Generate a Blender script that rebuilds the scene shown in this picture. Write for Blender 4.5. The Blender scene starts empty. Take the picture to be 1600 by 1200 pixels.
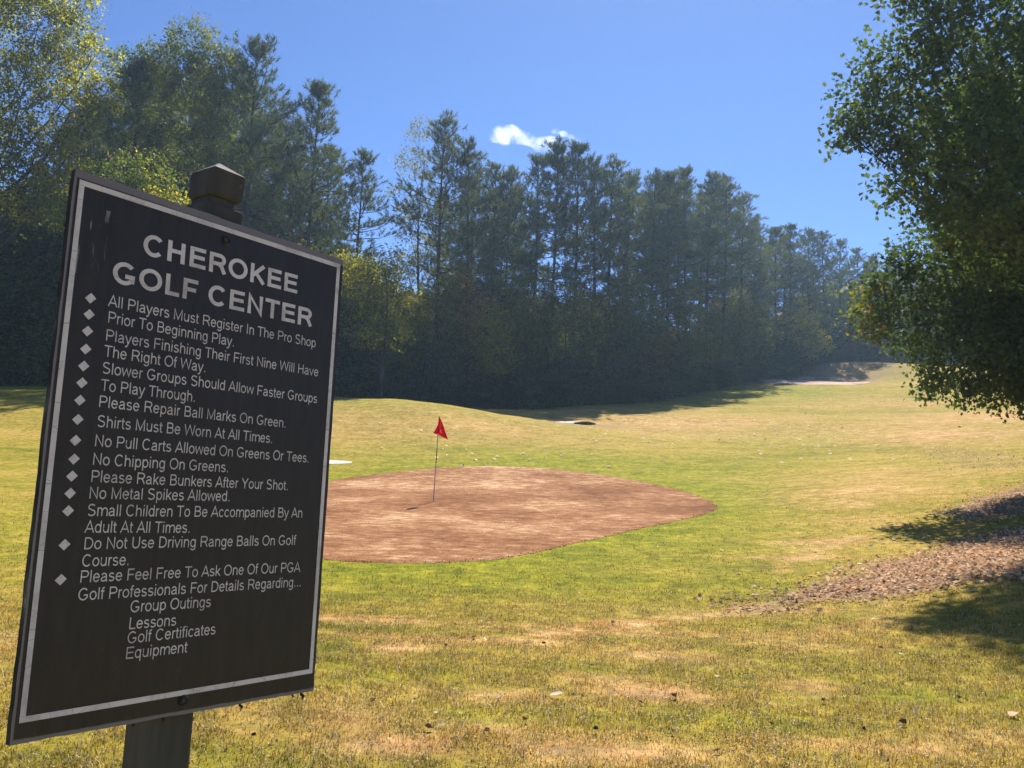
import bpy, math, random
import numpy as np
from mathutils import Vector, Matrix

SC = bpy.context.scene
COL = SC.collection
R_ = math.radians

# ------------------------------------------------------------------ camera
EYE = 1.55
FPX = 1405.0                       # focal length in pixels of a 1600 px wide frame
PITCH, ROLL = R_(5.5), R_(2.0)
fw = np.array([0.0, math.cos(PITCH), math.sin(PITCH)])
u0 = np.array([0.0, -math.sin(PITCH), math.cos(PITCH)])
x0 = np.array([1.0, 0.0, 0.0])
CR = math.cos(ROLL) * x0 + math.sin(ROLL) * u0
CU = -math.sin(ROLL) * x0 + math.cos(ROLL) * u0
CAM = np.array([0.0, 0.0, EYE])
cam = bpy.data.cameras.new('camera')
cam.sensor_width = 36.0
cam.lens = FPX / 1600.0 * 36.0
cam.clip_start, cam.clip_end = 0.1, 9000.0
camo = bpy.data.objects.new('camera', cam)
COL.objects.link(camo)
camo.matrix_world = Matrix(((CR[0], CU[0], -fw[0], 0), (CR[1], CU[1], -fw[1], 0), (CR[2], CU[2], -fw[2], EYE), (0, 0, 0, 1)))
SC.camera = camo

# ------------------------------------------------------------------ light
SUN_AZ, SUN_EL = R_(14.0), R_(47.0)
world = bpy.data.worlds.new('World')
SC.world = world
world.use_nodes = True
wn = world.node_tree
sky = wn.nodes.new('ShaderNodeTexSky')
sky.sky_type = 'NISHITA'
sky.sun_disc = False
sky.sun_elevation = SUN_EL
sky.sun_rotation = SUN_AZ
sky.altitude = 300.0
sky.air_density = 0.5
sky.dust_density = 0.08
sky.ozone_density = 10.0
wn.links.new(sky.outputs[0], wn.nodes['Background'].inputs[0])
wn.nodes['Background'].inputs[1].default_value = 0.085
sl = bpy.data.lights.new('sun', 'SUN')
sl.energy = 4.2
sl.angle = R_(0.53)
sl.color = (1.0, 0.95, 0.86)
so = bpy.data.objects.new('sun', sl)
COL.objects.link(so)
SV = Vector((math.sin(SUN_AZ) * math.cos(SUN_EL), math.cos(SUN_AZ) * math.cos(SUN_EL), math.sin(SUN_EL)))
so.rotation_euler = (-SV).to_track_quat('-Z', 'Y').to_euler()
so.location = (20, 40, 60)
SC.view_settings.view_transform = 'Standard'
SC.view_settings.look = 'None'
SC.view_settings.exposure = 1.26
SC.view_settings.gamma = 1.0
SC.render.engine = 'CYCLES'
SC.cycles.max_bounces = 9
SC.cycles.diffuse_bounces = 5
SC.cycles.transmission_bounces = 5
SC.cycles.transparent_max_bounces = 8
SC.cycles.volume_bounces = 5
SC.cycles.use_denoising = True
HAZE = 0.00044                      # scattering of the air per metre

# ------------------------------------------------------------------ helpers
def link(name, data, parent=None):
    o = bpy.data.objects.new(name, data)
    COL.objects.link(o)
    if parent is not None:
        o.parent = parent
    return o

def tag(o, label=None, cat=None, group=None, kind=None):
    if label: o['label'] = label
    if cat: o['category'] = cat
    if group: o['group'] = group
    if kind: o['kind'] = kind
    return o

def empty(name, loc, rz=0.0, sc=1.0):
    o = link(name, None)
    o.empty_display_size = 0.2
    o.location = loc
    o.rotation_euler = (0, 0, rz)
    o.scale = (sc, sc, sc)
    return o

def copy_tree(o, parent=None):
    c = o.copy()
    COL.objects.link(c)
    if parent is not None:
        c.parent = parent
    for ch in o.children:
        copy_tree(ch, c)
    return c

def mesh_np(name, V, tris=None, quads=None, mats=(), smooth=False, attrs=None, mat_idx=None):
    me = bpy.data.meshes.new(name)
    V = np.ascontiguousarray(V, dtype=np.float32)
    me.vertices.add(len(V))
    me.vertices.foreach_set('co', V.ravel())
    parts, starts, n = [], [], 0
    for F_, k in ((tris, 3), (quads, 4)):
        if F_ is not None and len(F_):
            F_ = np.asarray(F_, dtype=np.int32)
            parts.append(F_.ravel())
            starts.append(n + np.arange(len(F_), dtype=np.int32) * k)
            n += F_.size
    loops = np.concatenate(parts)
    st = np.concatenate(starts)
    me.loops.add(len(loops))
    me.loops.foreach_set('vertex_index', loops)
    me.polygons.add(len(st))
    me.polygons.foreach_set('loop_start', st)
    me.polygons.foreach_set('use_smooth', np.full(len(st), bool(smooth)))
    if mat_idx is not None:
        me.polygons.foreach_set('material_index', np.asarray(mat_idx, dtype=np.int32))
    for m in mats:
        me.materials.append(m)
    if attrs:
        for an, A in attrs.items():
            at = me.attributes.new(an, 'FLOAT_COLOR', 'POINT')
            at.data.foreach_set('color', np.ascontiguousarray(A, dtype=np.float32).ravel())
    me.update(calc_edges=True)
    me.validate()
    return me

class MB:
    """collects tubes, boxes and prisms into one mesh"""
    def __init__(s):
        s.V, s.T, s.Q, s.n = [], [], [], 0
    def add(s, V, T=None, Q=None):
        V = np.asarray(V, float)
        if T is not None and len(T): s.T.append(np.asarray(T) + s.n)
        if Q is not None and len(Q): s.Q.append(np.asarray(Q) + s.n)
        s.V.append(V); s.n += len(V)
    def tube(s, P, r, k=6, cap=True):
        P = np.asarray(P, float); r = np.broadcast_to(np.asarray(r, float), (len(P),))
        d = np.gradient(P, axis=0); d /= np.linalg.norm(d, axis=1)[:, None] + 1e-9
        ref = np.array([0.31, 0.93, 0.2]) if abs(d[0][2]) > .8 else np.array([0.0, 0.0, 1.0])
        a = np.cross(d, ref); a /= np.linalg.norm(a, axis=1)[:, None] + 1e-9
        b = np.cross(d, a)
        th = np.arange(k) / k * 2 * math.pi
        ring = P[:, None, :] + r[:, None, None] * (np.cos(th)[None, :, None] * a[:, None, :] + np.sin(th)[None, :, None] * b[:, None, :])
        V = ring.reshape(-1, 3)
        i = np.arange(len(P) - 1)[:, None] * k; j = np.arange(k)[None, :]; j2 = (j + 1) % k
        Q = np.stack([i + j, i + j2, i + k + j2, i + k + j], -1).reshape(-1, 4)
        T = []
        if cap:
            V = np.vstack([V, P[0], P[-1]]); m = len(P) * k
            for q in range(k):
                T.append((m, (q + 1) % k, q)); T.append((m + 1, (len(P) - 1) * k + q, (len(P) - 1) * k + (q + 1) % k))
        s.add(V, T, Q)
    def box(s, lo, hi, top=None):
        (x1, y1, z1), (x2, y2, z2) = lo, hi
        V = [(x1, y1, z1), (x2, y1, z1), (x2, y2, z1), (x1, y2, z1), (x1, y1, z2), (x2, y1, z2), (x2, y2, z2), (x1, y2, z2)]
        s.add(V, None, [(0, 3, 2, 1), (4, 5, 6, 7), (0, 1, 5, 4), (1, 2, 6, 5), (2, 3, 7, 6), (3, 0, 4, 7)])
    def mesh(s, name, mats, smooth=False):
        V = np.vstack(s.V)
        T = np.vstack(s.T) if s.T else None
        Q = np.vstack(s.Q) if s.Q else None
        return mesh_np(name, V, T, Q, mats, smooth)
    def build(s, name, mat, parent=None, smooth=False):
        return link(name, s.mesh(name, [mat], smooth), parent)

# node helpers -----------------------------------------------------------
def new_mat(name):
    m = bpy.data.materials.new(name)
    m.use_nodes = True
    m.node_tree.nodes.clear()
    return m, m.node_tree.nodes, m.node_tree.links

def nd(N, t, **kw):
    n = N.new(t)
    for k, v in kw.items():
        setattr(n, k, v)
    return n

def setin(n, **kw):
    for k, v in kw.items():
        n.inputs[k.replace('_', ' ')].default_value = v
    return n

def ramp(N, stops, interp='LINEAR'):
    r = N.new('ShaderNodeValToRGB')
    cr = r.color_ramp
    cr.interpolation = interp
    while len(cr.elements) < len(stops):
        cr.elements.new(0.5)
    for e, (p, c) in zip(cr.elements, stops):
        e.position = p
        e.color = (*c, 1) if len(c) == 3 else c
    return r

def mixc(N, L, a, b, f, mode='MIX'):
    m = N.new('ShaderNodeMix'); m.data_type = 'RGBA'; m.blend_type = mode
    for sock, v in ((m.inputs[0], f), (m.inputs[6], a), (m.inputs[7], b)):
        if hasattr(v, 'is_linked'): L.new(v, sock)
        elif isinstance(v, (int, float)): sock.default_value = v
        else: sock.default_value = (*v, 1)
    return m.outputs[2]

def mathn(N, L, op, a, b=0.0, clamp=False):
    m = N.new('ShaderNodeMath'); m.operation = op; m.use_clamp = clamp
    for sock, v in ((m.inputs[0], a), (m.inputs[1], b)):
        if hasattr(v, 'is_linked'): L.new(v, sock)
        else: sock.default_value = v
    return m.outputs[0]

def noise(N, L, vec, scale, detail=3.0, rough=0.55, out=0):
    n = N.new('ShaderNodeTexNoise')
    n.inputs['Scale'].default_value = scale
    n.inputs['Detail'].default_value = detail
    n.inputs['Roughness'].default_value = rough
    if vec is not None: L.new(vec, n.inputs['Vector'])
    return n.outputs[out]

def mapping(N, L, vec, sc=(1, 1, 1), rot=(0, 0, 0), loc=(0, 0, 0)):
    m = N.new('ShaderNodeMapping')
    m.inputs['Scale'].default_value = sc
    m.inputs['Rotation'].default_value = rot
    m.inputs['Location'].default_value = loc
    L.new(vec, m.inputs['Vector'])
    return m.outputs[0]

def finish(m, N, L, col, rough=0.8, spec=0.3, bump=None, bstr=0.3, bdist=0.02):
    p = N.new('ShaderNodeBsdfPrincipled'); o = N.new('ShaderNodeOutputMaterial')
    if hasattr(col, 'is_linked'): L.new(col, p.inputs['Base Color'])
    else: p.inputs['Base Color'].default_value = (*col, 1)
    if hasattr(rough, 'is_linked'): L.new(rough, p.inputs['Roughness'])
    else: p.inputs['Roughness'].default_value = rough
    p.inputs['Specular IOR Level'].default_value = spec
    if bump is not None:
        b = N.new('ShaderNodeBump'); b.inputs['Strength'].default_value = bstr; b.inputs['Distance'].default_value = bdist
        L.new(bump, b.inputs['Height']); L.new(b.outputs[0], p.inputs['Normal'])
    L.new(p.outputs[0], o.inputs[0])
    return m

# ------------------------------------------------------------------ terrain
def pix_dir(px, py):
    return fw + (px - 800.0) / FPX * CR - (py - 600.0) / FPX * CU

def at(px, py, d):
    """point seen in direction (px, py) whose forward distance is d metres"""
    v = pix_dir(px, py)
    return CAM + v * (d / v[1])

CTRL = [(0, 1200, 4.3), (400, 1200, 4.6), (800, 1200, 4.75), (1200, 1200, 4.9), (1600, 1200, 5.0),
        (300, 1040, 6.6), (800, 1010, 8.1), (500, 968, 9.2), (900, 985, 9.0), (1300, 1010, 8.6), (1600, 1040, 7.6),
        (800, 955, 10.2), (1150, 955, 11.0), (1400, 960, 10.2), (1600, 930, 10.0),
        (520, 878, 13.2), (650, 880, 13.5), (800, 873, 14.0), (900, 849, 15.8), (1120, 797, 22.5),
        (677, 783, 23.0), (760, 729, 33.0), (515, 748, 30.0), (1000, 750, 30.0), (330, 800, 20.0),
        (640, 690, 40.0), (640, 628, 50.0), (535, 627, 50.0), (720, 636, 51.0), (780, 648, 52.0), (830, 655, 53.5), (900, 661, 55.0), (450, 640, 47.5),
        (20, 608, 50.0), (20, 700, 34.0), (20, 800, 17.0), (30, 1000, 7.6), (300, 615, 51.0), (-400, 610, 50.0), (-400, 800, 16.0),
        (1000, 640, 66.0), (1100, 612, 90.0), (1190, 594, 107.0), (1265, 594, 112.0), (1345, 597, 108.0), (1290, 567, 122.0), (1400, 580, 110.0), (1455, 593, 100.0),
        (1000, 700, 40.0), (1200, 700, 42.0), (1200, 640, 68.0), (1400, 640, 66.0), (1000, 840, 17.0), (1200, 800, 20.5), (1200, 895, 13.2),
        (1500, 645, 60.0), (1590, 690, 38.0), (1400, 740, 29.0), (1590, 760, 22.0), (1590, 850, 14.2), (1400, 860, 15.0),
        (1750, 730, 24.0), (1800, 640, 50.0), (1900, 900, 9.5), (2000, 760, 22.0)]
P3 = np.array([at(*c) for c in CTRL])
EXTRA = [(0, 0, 0.0), (-6, -6, -0.1), (6, -6, 0.1), (0, -30, -.6), (-30, -20, -.6), (30, -20, .6),
         (-40, 80, 6.4), (-20, 78, 6.4), (-5, 76, 6.3), (3, 79, 7.2), (14, 90, 9.4), (28, 112, 13.2), (46, 131, 18.4), (64, 145, 16.4), (90, 130, 14.0), (80, 70, 9.0),
         (-40, 120, 9.0), (0, 120, 10.0), (30, 150, 16.0), (60, 200, 19.0), (-60, 200, 10.0), (120, 200, 16.0), (-100, 60, 5.0), (100, 0, 3.0), (-100, -60, -1), (100, -80, 1), (0, 260, 14.0)]
P3 = np.vstack([P3, np.array(EXTRA, float)])
def _U(r2):
    return 0.5 * r2 * np.log(r2 + 1e-9)
_n = len(P3)
_A = np.zeros((_n + 3, _n + 3))
_d2 = ((P3[:, None, :2] - P3[None, :, :2]) ** 2).sum(-1)
_A[:_n, :_n] = _U(_d2) + np.eye(_n) * 2.0
_A[:_n, _n] = _A[_n, :_n] = 1
_A[:_n, _n + 1:] = P3[:, :2]; _A[_n + 1:, :_n] = P3[:, :2].T
_w = np.linalg.solve(_A, np.r_[P3[:, 2], 0, 0, 0])

def gh(X, Y):
    X = np.asarray(X, float); Y = np.asarray(Y, float)
    shp = X.shape; x = X.ravel(); y = Y.ravel()
    out = np.empty(len(x))
    for i in range(0, len(x), 40000):
        a, b = x[i:i + 40000], y[i:i + 40000]
        r = np.hypot(a, b); k = np.where(r > 240, 240 / np.maximum(r, 1), 1.0)
        aa, bb = a * k, b * k
        r2 = (aa[:, None] - P3[None, :, 0]) ** 2 + (bb[:, None] - P3[None, :, 1]) ** 2
        z = _U(r2) @ _w[:_n] + _w[_n] + aa * _w[_n + 1] + bb * _w[_n + 2]
        f = np.clip((r - 170) / 300, 0, 1); f = f * f * (3 - 2 * f)
        out[i:i + 40000] = z * (1 - f) + 8.0 * f
    return out.reshape(shp)

def ground_at(px, py, dmin=3.0, dmax=170.0):
    d = np.concatenate([np.linspace(dmin, 40, 400), np.linspace(40.1, dmax, 700)])
    v = pix_dir(px, py)
    P = CAM[None] + v[None] * (d / v[1])[:, None]
    g = P[:, 2] - gh(P[:, 0], P[:, 1])
    hit = np.where(g <= 0)[0]
    i = hit[0] if len(hit) else int(np.argmin(np.abs(g)))
    if i > 0 and len(hit):
        t = g[i - 1] / (g[i - 1] - g[i]); p = P[i - 1] * (1 - t) + P[i] * t
    else:
        p = P[i]
    return np.array([p[0], p[1], float(gh(p[0], p[1]))])

def vnoise(x, y, seed=0):
    """value noise in 2-D, 0..1"""
    xi = np.floor(x).astype(np.int64); yi = np.floor(y).astype(np.int64)
    fx = x - xi; fy = y - yi
    fx = fx * fx * (3 - 2 * fx); fy = fy * fy * (3 - 2 * fy)
    def h(a, b):
        n = (a * 374761393 + b * 668265263 + seed * 982451653) & 0x7fffffff
        n = ((n ^ (n >> 13)) * 1274126177) & 0x7fffffff
        return ((n ^ (n >> 16)) & 0xffff) / 65535.0
    return (h(xi, yi) * (1 - fx) + h(xi + 1, yi) * fx) * (1 - fy) + (h(xi, yi + 1) * (1 - fx) + h(xi + 1, yi + 1) * fx) * fy

def fbm(x, y, seed=0, o=4):
    a, s, t = 0.5, 0.0, 0.0
    for i in range(o):
        s = s + a * vnoise(x, y, seed + i); t += a; x = x * 2.03 + 7.1; y = y * 2.03 + 3.7; a *= 0.5
    return s / t

def resample(P, n, closed=True):
    P = np.asarray(P, float)
    if closed: P = np.vstack([P, P[:1]])
    for _ in range(2):                                   # corner cutting
        Q = [];
        for a, b in zip(P[:-1], P[1:]):
            Q += [a * .75 + b * .25, a * .25 + b * .75]
        P = np.array(Q + ([Q[0]] if closed else []))
    s = np.r_[0, np.cumsum(np.linalg.norm(np.diff(P, axis=0), axis=1))]
    t = np.linspace(0, s[-1], n + (1 if closed else 0))
    R = np.stack([np.interp(t, s, P[:, i]) for i in range(P.shape[1])], -1)
    return R[:-1] if closed else R

def poly_dist(x, y, poly):
    """signed distance to a closed outline, negative inside"""
    a = poly; b = np.roll(poly, -1, axis=0)
    dmin = np.full(len(x), 1e9); ins = np.zeros(len(x), bool)
    for (ax, ay), (bx, by) in zip(a, b):
        vx, vy = bx - ax, by - ay
        t = np.clip(((x - ax) * vx + (y - ay) * vy) / (vx * vx + vy * vy + 1e-12), 0, 1)
        dmin = np.minimum(dmin, np.hypot(x - ax - t * vx, y - ay - t * vy))
        c = ((ay > y) != (by > y)) & (x < (bx - ax) * (y - ay) / (by - ay + 1e-12) + ax)
        ins ^= c
    return np.where(ins, -dmin, dmin)

GREEN_PX = [(515, 877), (600, 880), (700, 880), (800, 873), (900, 849), (1000, 826), (1085, 809), (1117, 799), (1121, 789), (1092, 774), (1040, 759), (950, 742), (850, 731), (760, 728), (680, 731), (600, 739), (515, 750), (430, 768), (380, 795), (375, 830), (430, 862)]
GREEN = resample(np.array([ground_at(*p)[:2] for p in GREEN_PX]), 150)
FAR_PX = [(1180, 598), (1230, 601), (1290, 602), (1345, 600), (1375, 596), (1330, 590), (1260, 588), (1200, 593)]
FARG = [ground_at(*p)[:2] for p in FAR_PX]
LIT1 = resample(np.array([ground_at(*p)[:2] for p in [(1150, 962), (1210, 938), (1290, 912), (1370, 882), (1450, 860), (1540, 836), (1640, 815), (1700, 850), (1640, 905), (1540, 908), (1450, 926), (1330, 940), (1240, 951)]]), 60)
LIT2 = resample(np.array([ground_at(*p)[:2] for p in [(1480, 800), (1520, 782), (1600, 760), (1680, 745), (1680, 790), (1600, 800), (1540, 815)]]), 40)
LIT3 = resample(np.array([ground_at(*p)[:2] for p in [(1430, 705), (1500, 695), (1590, 705), (1640, 730), (1580, 738), (1490, 728)]]), 40)

# lawn zones: red = lush, green = straw-dry, blue = bare soil / leaf mould
BLOBS = []
def blob(px, py, rx, ry, ch, s):
    p = ground_at(px, py); BLOBS.append((p[0], p[1], rx, ry, ch, s))
for b in [(780, 905, 4.5, 1.3, 0, .8), (600, 905, 4, 1.2, 0, .85), (1000, 850, 3, 1.5, 0, .7), (1160, 820, 1.6, 3.0, 0, .55), (1120, 765, 2.2, 3.5, 0, .75), (900, 720, 7, 3.2, 0, .85), (1010, 735, 4, 3, 0, .8),
          (640, 722, 6, 3, 0, .5), (1230, 612, 6, 5, 0, .95), (1190, 618, 5, 6, 0, .7), (560, 631, 9, 2.5, 0, .6), (40, 615, 9, 3, 0, .5), (20, 820, 2.5, 3.5, 0, .55), (1230, 690, 6, 5, 0, .5),
          (1080, 930, 1.0, .6, 0, .5), (1150, 1040, .6, .5, 0, .7), (1340, 1060, .7, .4, 0, .5), (820, 1110, .5, .3, 0, .5), (560, 1060, .6, .5, 0, .35), (700, 1150, .35, .2, 0, .4), (1120, 1120, .4, .25, 0, .6),
          (1430, 1080, .9, .5, 0, .45),
          (950, 655, 12, 9, 1, .5), (1060, 660, 10, 7, 1, .7), (1120, 680, 7, 5, 1, .5), (620, 660, 12, 6, 1, .45), (760, 668, 8, 5, 1, .45), (1400, 670, 8, 6, 1, .6), (1480, 680, 5, 5, 1, .9), (1560, 650, 7, 7, 1, .9), (1390, 630, 7, 8, 1, .4),
          (1340, 770, 2.2, 2.2, 1, .7), (1380, 745, 3, 3, 1, .5), (1290, 845, .9, .5, 1, .8), (1250, 870, .8, .35, 1, .8), (560, 968, 1.2, .22, 1, .9), (760, 1003, 1.8, .2, 1, .75), (1000, 992, 1.8, .22, 1, .7), (1200, 965, 1.8, .25, 1, .6),
          (540, 1130, .35, .3, 1, .85), (640, 1165, .5, .25, 1, .9), (880, 1170, .6, .3, 1, .8), (1010, 1085, .5, .25, 1, .9), (1060, 1030, .6, .3, 1, .85), (980, 1070, .4, .15, 1, .9), (1260, 1070, .35, .2, 1, .9), (780, 1090, .5, .2, 1, .7),
          (1000, 1180, .5, .25, 1, .9), (760, 1150, .5, .2, 1, .6), (1200, 1010, .8, .3, 1, .4), (30, 1020, .6, 1.0, 1, .5), (1560, 1150, .5, .3, 1, .6), (440, 1120, .5, .4, 1, .5), (1330, 1160, .4, .2, 1, .6), (1450, 1165, .3, .15, 1, .7),
          (620, 1175, .22, .1, 2, .5), (1020, 1090, .25, .12, 2, .6), (1280, 1085, .15, .08, 2, .7), (900, 1180, .25, .1, 2, .5), (1060, 1035, .3, .12, 2, .4),
          (1350, 588, 5, 4, 2, .7), (1330, 580, 5, 5, 2, .6), (1440, 598, 4, 3, 1, .8), (1290, 570, 12, 8, 2, .9), (915, 662, 3.0, 1.2, 2, .9)]:
    blob(*b)
TRACKS = [(resample(np.array([ground_at(*p)[:2] for p in pts]), 24, False), wd, s_) for pts, wd, s_ in [
    ([(480, 974), (560, 967), (650, 963)], .13, .9), ([(560, 1014), (700, 1008), (840, 997), (1000, 978), (1120, 966), (1220, 948)], .22, .85),
    ([(1190, 905), (1250, 870), (1300, 850), (1340, 838)], .35, .8), ([(1290, 800), (1330, 775), (1380, 752), (1450, 740)], .8, .6),
    ([(1180, 1010), (1300, 985), (1420, 965)], .3, .5)]]
EDGE = [(-300, 60), (-150, 61), (40, 62), (150, 63), (300, 65), (500, 69), (640, 71), (800, 74), (900, 77), (1000, 81), (1100, 91), (1200, 110), (1290, 126), (1400, 137), (1500, 138), (1650, 130), (1900, 120)]
EDX = [e[0] for e in EDGE]; EDD = [e[1] for e in EDGE]

def zones(x, y):
    Z = np.zeros((len(x), 4)); Z[:, 3] = 1
    wob = .6 + .8 * fbm(x * 1.3, y * 1.3, 11)
    for bx, by, rx, ry, ch, s in BLOBS:
        q = ((x - bx) / rx) ** 2 + ((y - by) / ry) ** 2
        Z[:, ch] = np.maximum(Z[:, ch], s * np.exp(-q * .9 * wob) * np.clip(.35 + 1.1 * fbm(x * 3 / max(rx, .6), y * 3 / max(ry, .6), 5), 0, 1))
    for P, wd, s in TRACKS:
        d = np.full(len(x), 9.0); ii = np.where((np.abs(x) < 30) & (y > 4) & (y < 40))[0]
        for a, b in zip(P[:-1], P[1:]):
            v = b - a; t = np.clip(((x[ii] - a[0]) * v[0] + (y[ii] - a[1]) * v[1]) / (v @ v), 0, 1)
            d[ii] = np.minimum(d[ii], np.hypot(x[ii] - a[0] - t * v[0], y[ii] - a[1] - t * v[1]))
        d = d + (fbm(x * 1.1, y * 1.1, 17) - .5) * wd * 2.2
        Z[:, 1] = np.maximum(Z[:, 1], s * np.exp(-(np.maximum(d, 0) / wd) ** 2) * np.clip(.2 + 1.3 * fbm(x * 2.1, y * 2.1, 19), 0, 1))
    near = (np.abs(x) < 60) & (y > 0) & (y < 160)
    i = np.where(near)[0]
    d = poly_dist(x[i], y[i], GREEN)
    Z[i, 0] = np.maximum(Z[i, 0], .85 * np.exp(-(np.maximum(d, 0) / (1.5 + 1.0 * fbm(x[i] * .5, y[i] * .5, 3))) ** 2))
    for P, s in ((LIT1, .95), (LIT2, .9), (LIT3, .18)):
        d = poly_dist(x[i], y[i], P) + (fbm(x[i] * 1.6, y[i] * 1.6, 8) - .5) * .9
        Z[i, 2] = np.maximum(Z[i, 2], s * np.clip(.5 - d / .5, 0, 1))
    d = poly_dist(x[i], y[i], np.array(FARG))
    Z[i, 2] = np.maximum(Z[i, 2], .95 * np.clip(.5 - d / 1.0, 0, 1))
    # forest floor
    px = 800 + FPX * (x / np.maximum(y, 1)); dd = np.interp(px, EDX, EDD)
    f = np.where(y > 20, np.clip((y - dd + 1.5 + 2.5 * fbm(x * .4, y * .4, 9)) / 4, 0, 1), 0)
    Z[:, 2] = np.maximum(Z[:, 2], .85 * f)
    return Z

# turf material: one recipe shared by the ground sheet and the blades
def turf_colour(N, L, blades=False):
    pos = N.new('ShaderNodeNewGeometry').outputs['Position']
    at_ = N.new('ShaderNodeAttribute'); at_.attribute_name = 'zone'
    sep = N.new('ShaderNodeSeparateColor'); L.new(at_.outputs['Color'], sep.inputs[0])
    big = noise(N, L, pos, .22, 5, .6)
    mid = noise(N, L, pos, 1.7, 4, .6)
    stretched = mapping(N, L, pos, (.10, .55, .4), (0, 0, R_(-14)))
    streak = noise(N, L, stretched, 1.6, 4, .65)
    f = mathn(N, L, 'MULTIPLY_ADD', big, .55)
    N_ = f.node; N_.inputs[2].default_value = 0.0
    f2 = mathn(N, L, 'MULTIPLY', mid, .40)
    f3 = mathn(N, L, 'MULTIPLY', streak, .55)
    f = mathn(N, L, 'ADD', mathn(N, L, 'ADD', f, f2), f3)
    f = mathn(N, L, 'SUBTRACT', f, .25)
    base = ramp(N, [(.30, (.130, .138, .014)), (.44, (.225, .196, .022)), (.56, (.310, .232, .040)), (.70, (.400, .265, .080))])
    L.new(f, base.inputs[0])
    lush = ramp(N, [(.35, (.110, .145, .005)), (.62, (.240, .245, .010))]); L.new(mid, lush.inputs[0])
    dry = ramp(N, [(.30, (.33, .175, .058)), (.50, (.44, .260, .105)), (.68, (.56, .385, .200))]); L.new(mid, dry.inputs[0])
    soil = ramp(N, [(.32, (.15, .092, .055)), (.55, (.28, .18, .115)), (.70, (.42, .30, .21))]); L.new(noise(N, L, pos, 9, 4, .7), soil.inputs[0])
    c = mixc(N, L, base.outputs[0], lush.outputs[0], sep.outputs[0])
    c = mixc(N, L, c, dry.outputs[0], sep.outputs[1])
    cl_ = ramp(N, [(.30, (.62, .66, .60)), (.5, (1, 1, 1)), (.70, (1.32, 1.25, 1.3))]); L.new(noise(N, L, pos, 5.5, 3, .65), cl_.inputs[0])
    c = mixc(N, L, c, cl_.outputs[0], .9, 'MULTIPLY')
    return c, sep.outputs[2], soil.outputs[0], pos

m_ground, N, L = new_mat('turf')
c, sf, soil, pos = turf_colour(N, L)
fine = noise(N, L, pos, 7, 9, .82)
fr = ramp(N, [(.30, (.30, .34, .30)), (.48, (.95, .95, .95)), (.70, (1.7, 1.55, 1.45))]); L.new(fine, fr.inputs[0])
c = mixc(N, L, c, fr.outputs[0], .85, 'MULTIPLY')
c = mixc(N, L, c, soil, sf)
finish(m_ground, N, L, c, .95, .05, fine, .55, .05)

m_blade, N, L = new_mat('grass_blade')
c, sf, soil, pos = turf_colour(N, L)
rnd = N.new('ShaderNodeNewGeometry').outputs['Random Per Island']
rr = ramp(N, [(0, (.36, .42, .26)), (.3, (.74, .80, .58)), (.62, (1.05, 1.0, .9)), (.88, (1.5, 1.3, 1.3)), (1, (2.2, 1.9, 2.0))]); L.new(rnd, rr.inputs[0])
c = mixc(N, L, c, rr.outputs[0], 1.0, 'MULTIPLY')
r2 = mathn(N, L, 'FRACT', mathn(N, L, 'MULTIPLY', rnd, 17.0))
st_ = ramp(N, [(.58, (0, 0, 0)), (.70, (1, 1, 1))]); L.new(r2, st_.inputs[0])
c = mixc(N, L, c, (.47, .36, .20), mathn(N, L, 'MULTIPLY', st_.outputs[0], .75))
d = N.new('ShaderNodeBsdfDiffuse'); L.new(c, d.inputs[0])
t = N.new('ShaderNodeBsdfTranslucent'); L.new(mixc(N, L, c, (1.25, 1.15, .8), 1.0, 'MULTIPLY'), t.inputs[0])
g = N.new('ShaderNodeBsdfGlossy'); g.inputs['Roughness'].default_value = .45
mx = N.new('ShaderNodeMixShader'); mx.inputs[0].default_value = .42; L.new(d.outputs[0], mx.inputs[1]); L.new(t.outputs[0], mx.inputs[2])
mx2 = N.new('ShaderNodeMixShader'); mx2.inputs[0].default_value = .05; L.new(mx.outputs[0], mx2.inputs[1]); L.new(g.outputs[0], mx2.inputs[2])
L.new(mx2.outputs[0], N.new('ShaderNodeOutputMaterial').inputs[0])

def gsurf(x, y):
    """height of the ground sheet: the smooth terrain with small unevenness, calm on the green"""
    x = np.atleast_1d(np.asarray(x, float)); y = np.atleast_1d(np.asarray(y, float))
    calm = np.clip(poly_dist(x, y, GREEN) / 4, 0, 1)
    rel = np.clip((np.hypot(x, y) - 2) / 8, 0, 1)
    return gh(x, y) + (fbm(x * .9, y * .9, 21) - .5) * .06 * calm + (fbm(x * .16, y * .16, 22) - .5) * .35 * rel * calm

def gz(x, y):
    return float(gsurf(x, y)[0])

def build_ground():
    rr = [0.0, .4]
    while rr[-1] < 4000:
        r = rr[-1]
        rr.append(r * (1.022 if r < 150 else 1.06))
    rr = np.array(rr)
    front = np.arange(-48, 48.01, .36); rest = np.arange(51, 309.1, 3.0)
    th = np.radians(np.concatenate([front, rest]))
    A = len(th)
    X = rr[1:, None] * np.sin(th)[None]; Y = rr[1:, None] * np.cos(th)[None]
    x, y = X.ravel(), Y.ravel()
    z = gsurf(x, y)
    V = np.vstack([[0, 0, float(gh(0, 0))], np.c_[x, y, z]])
    i = np.arange(len(rr) - 2)[:, None] * A; j = np.arange(A)[None]; j2 = (j + 1) % A
    Q = 1 + np.stack([i + j, i + j2, i + A + j2, i + A + j], -1).reshape(-1, 4)
    T = np.stack([np.zeros(A, int), 1 + np.arange(A), 1 + (np.arange(A) + 1) % A], -1)[:, [0, 2, 1]]
    me = mesh_np('ground', V, T, Q, [m_ground], True, {'zone': zones(V[:, 0], V[:, 1])})
    return tag(link('ground', me), kind='structure')
ground = build_ground()

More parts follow.
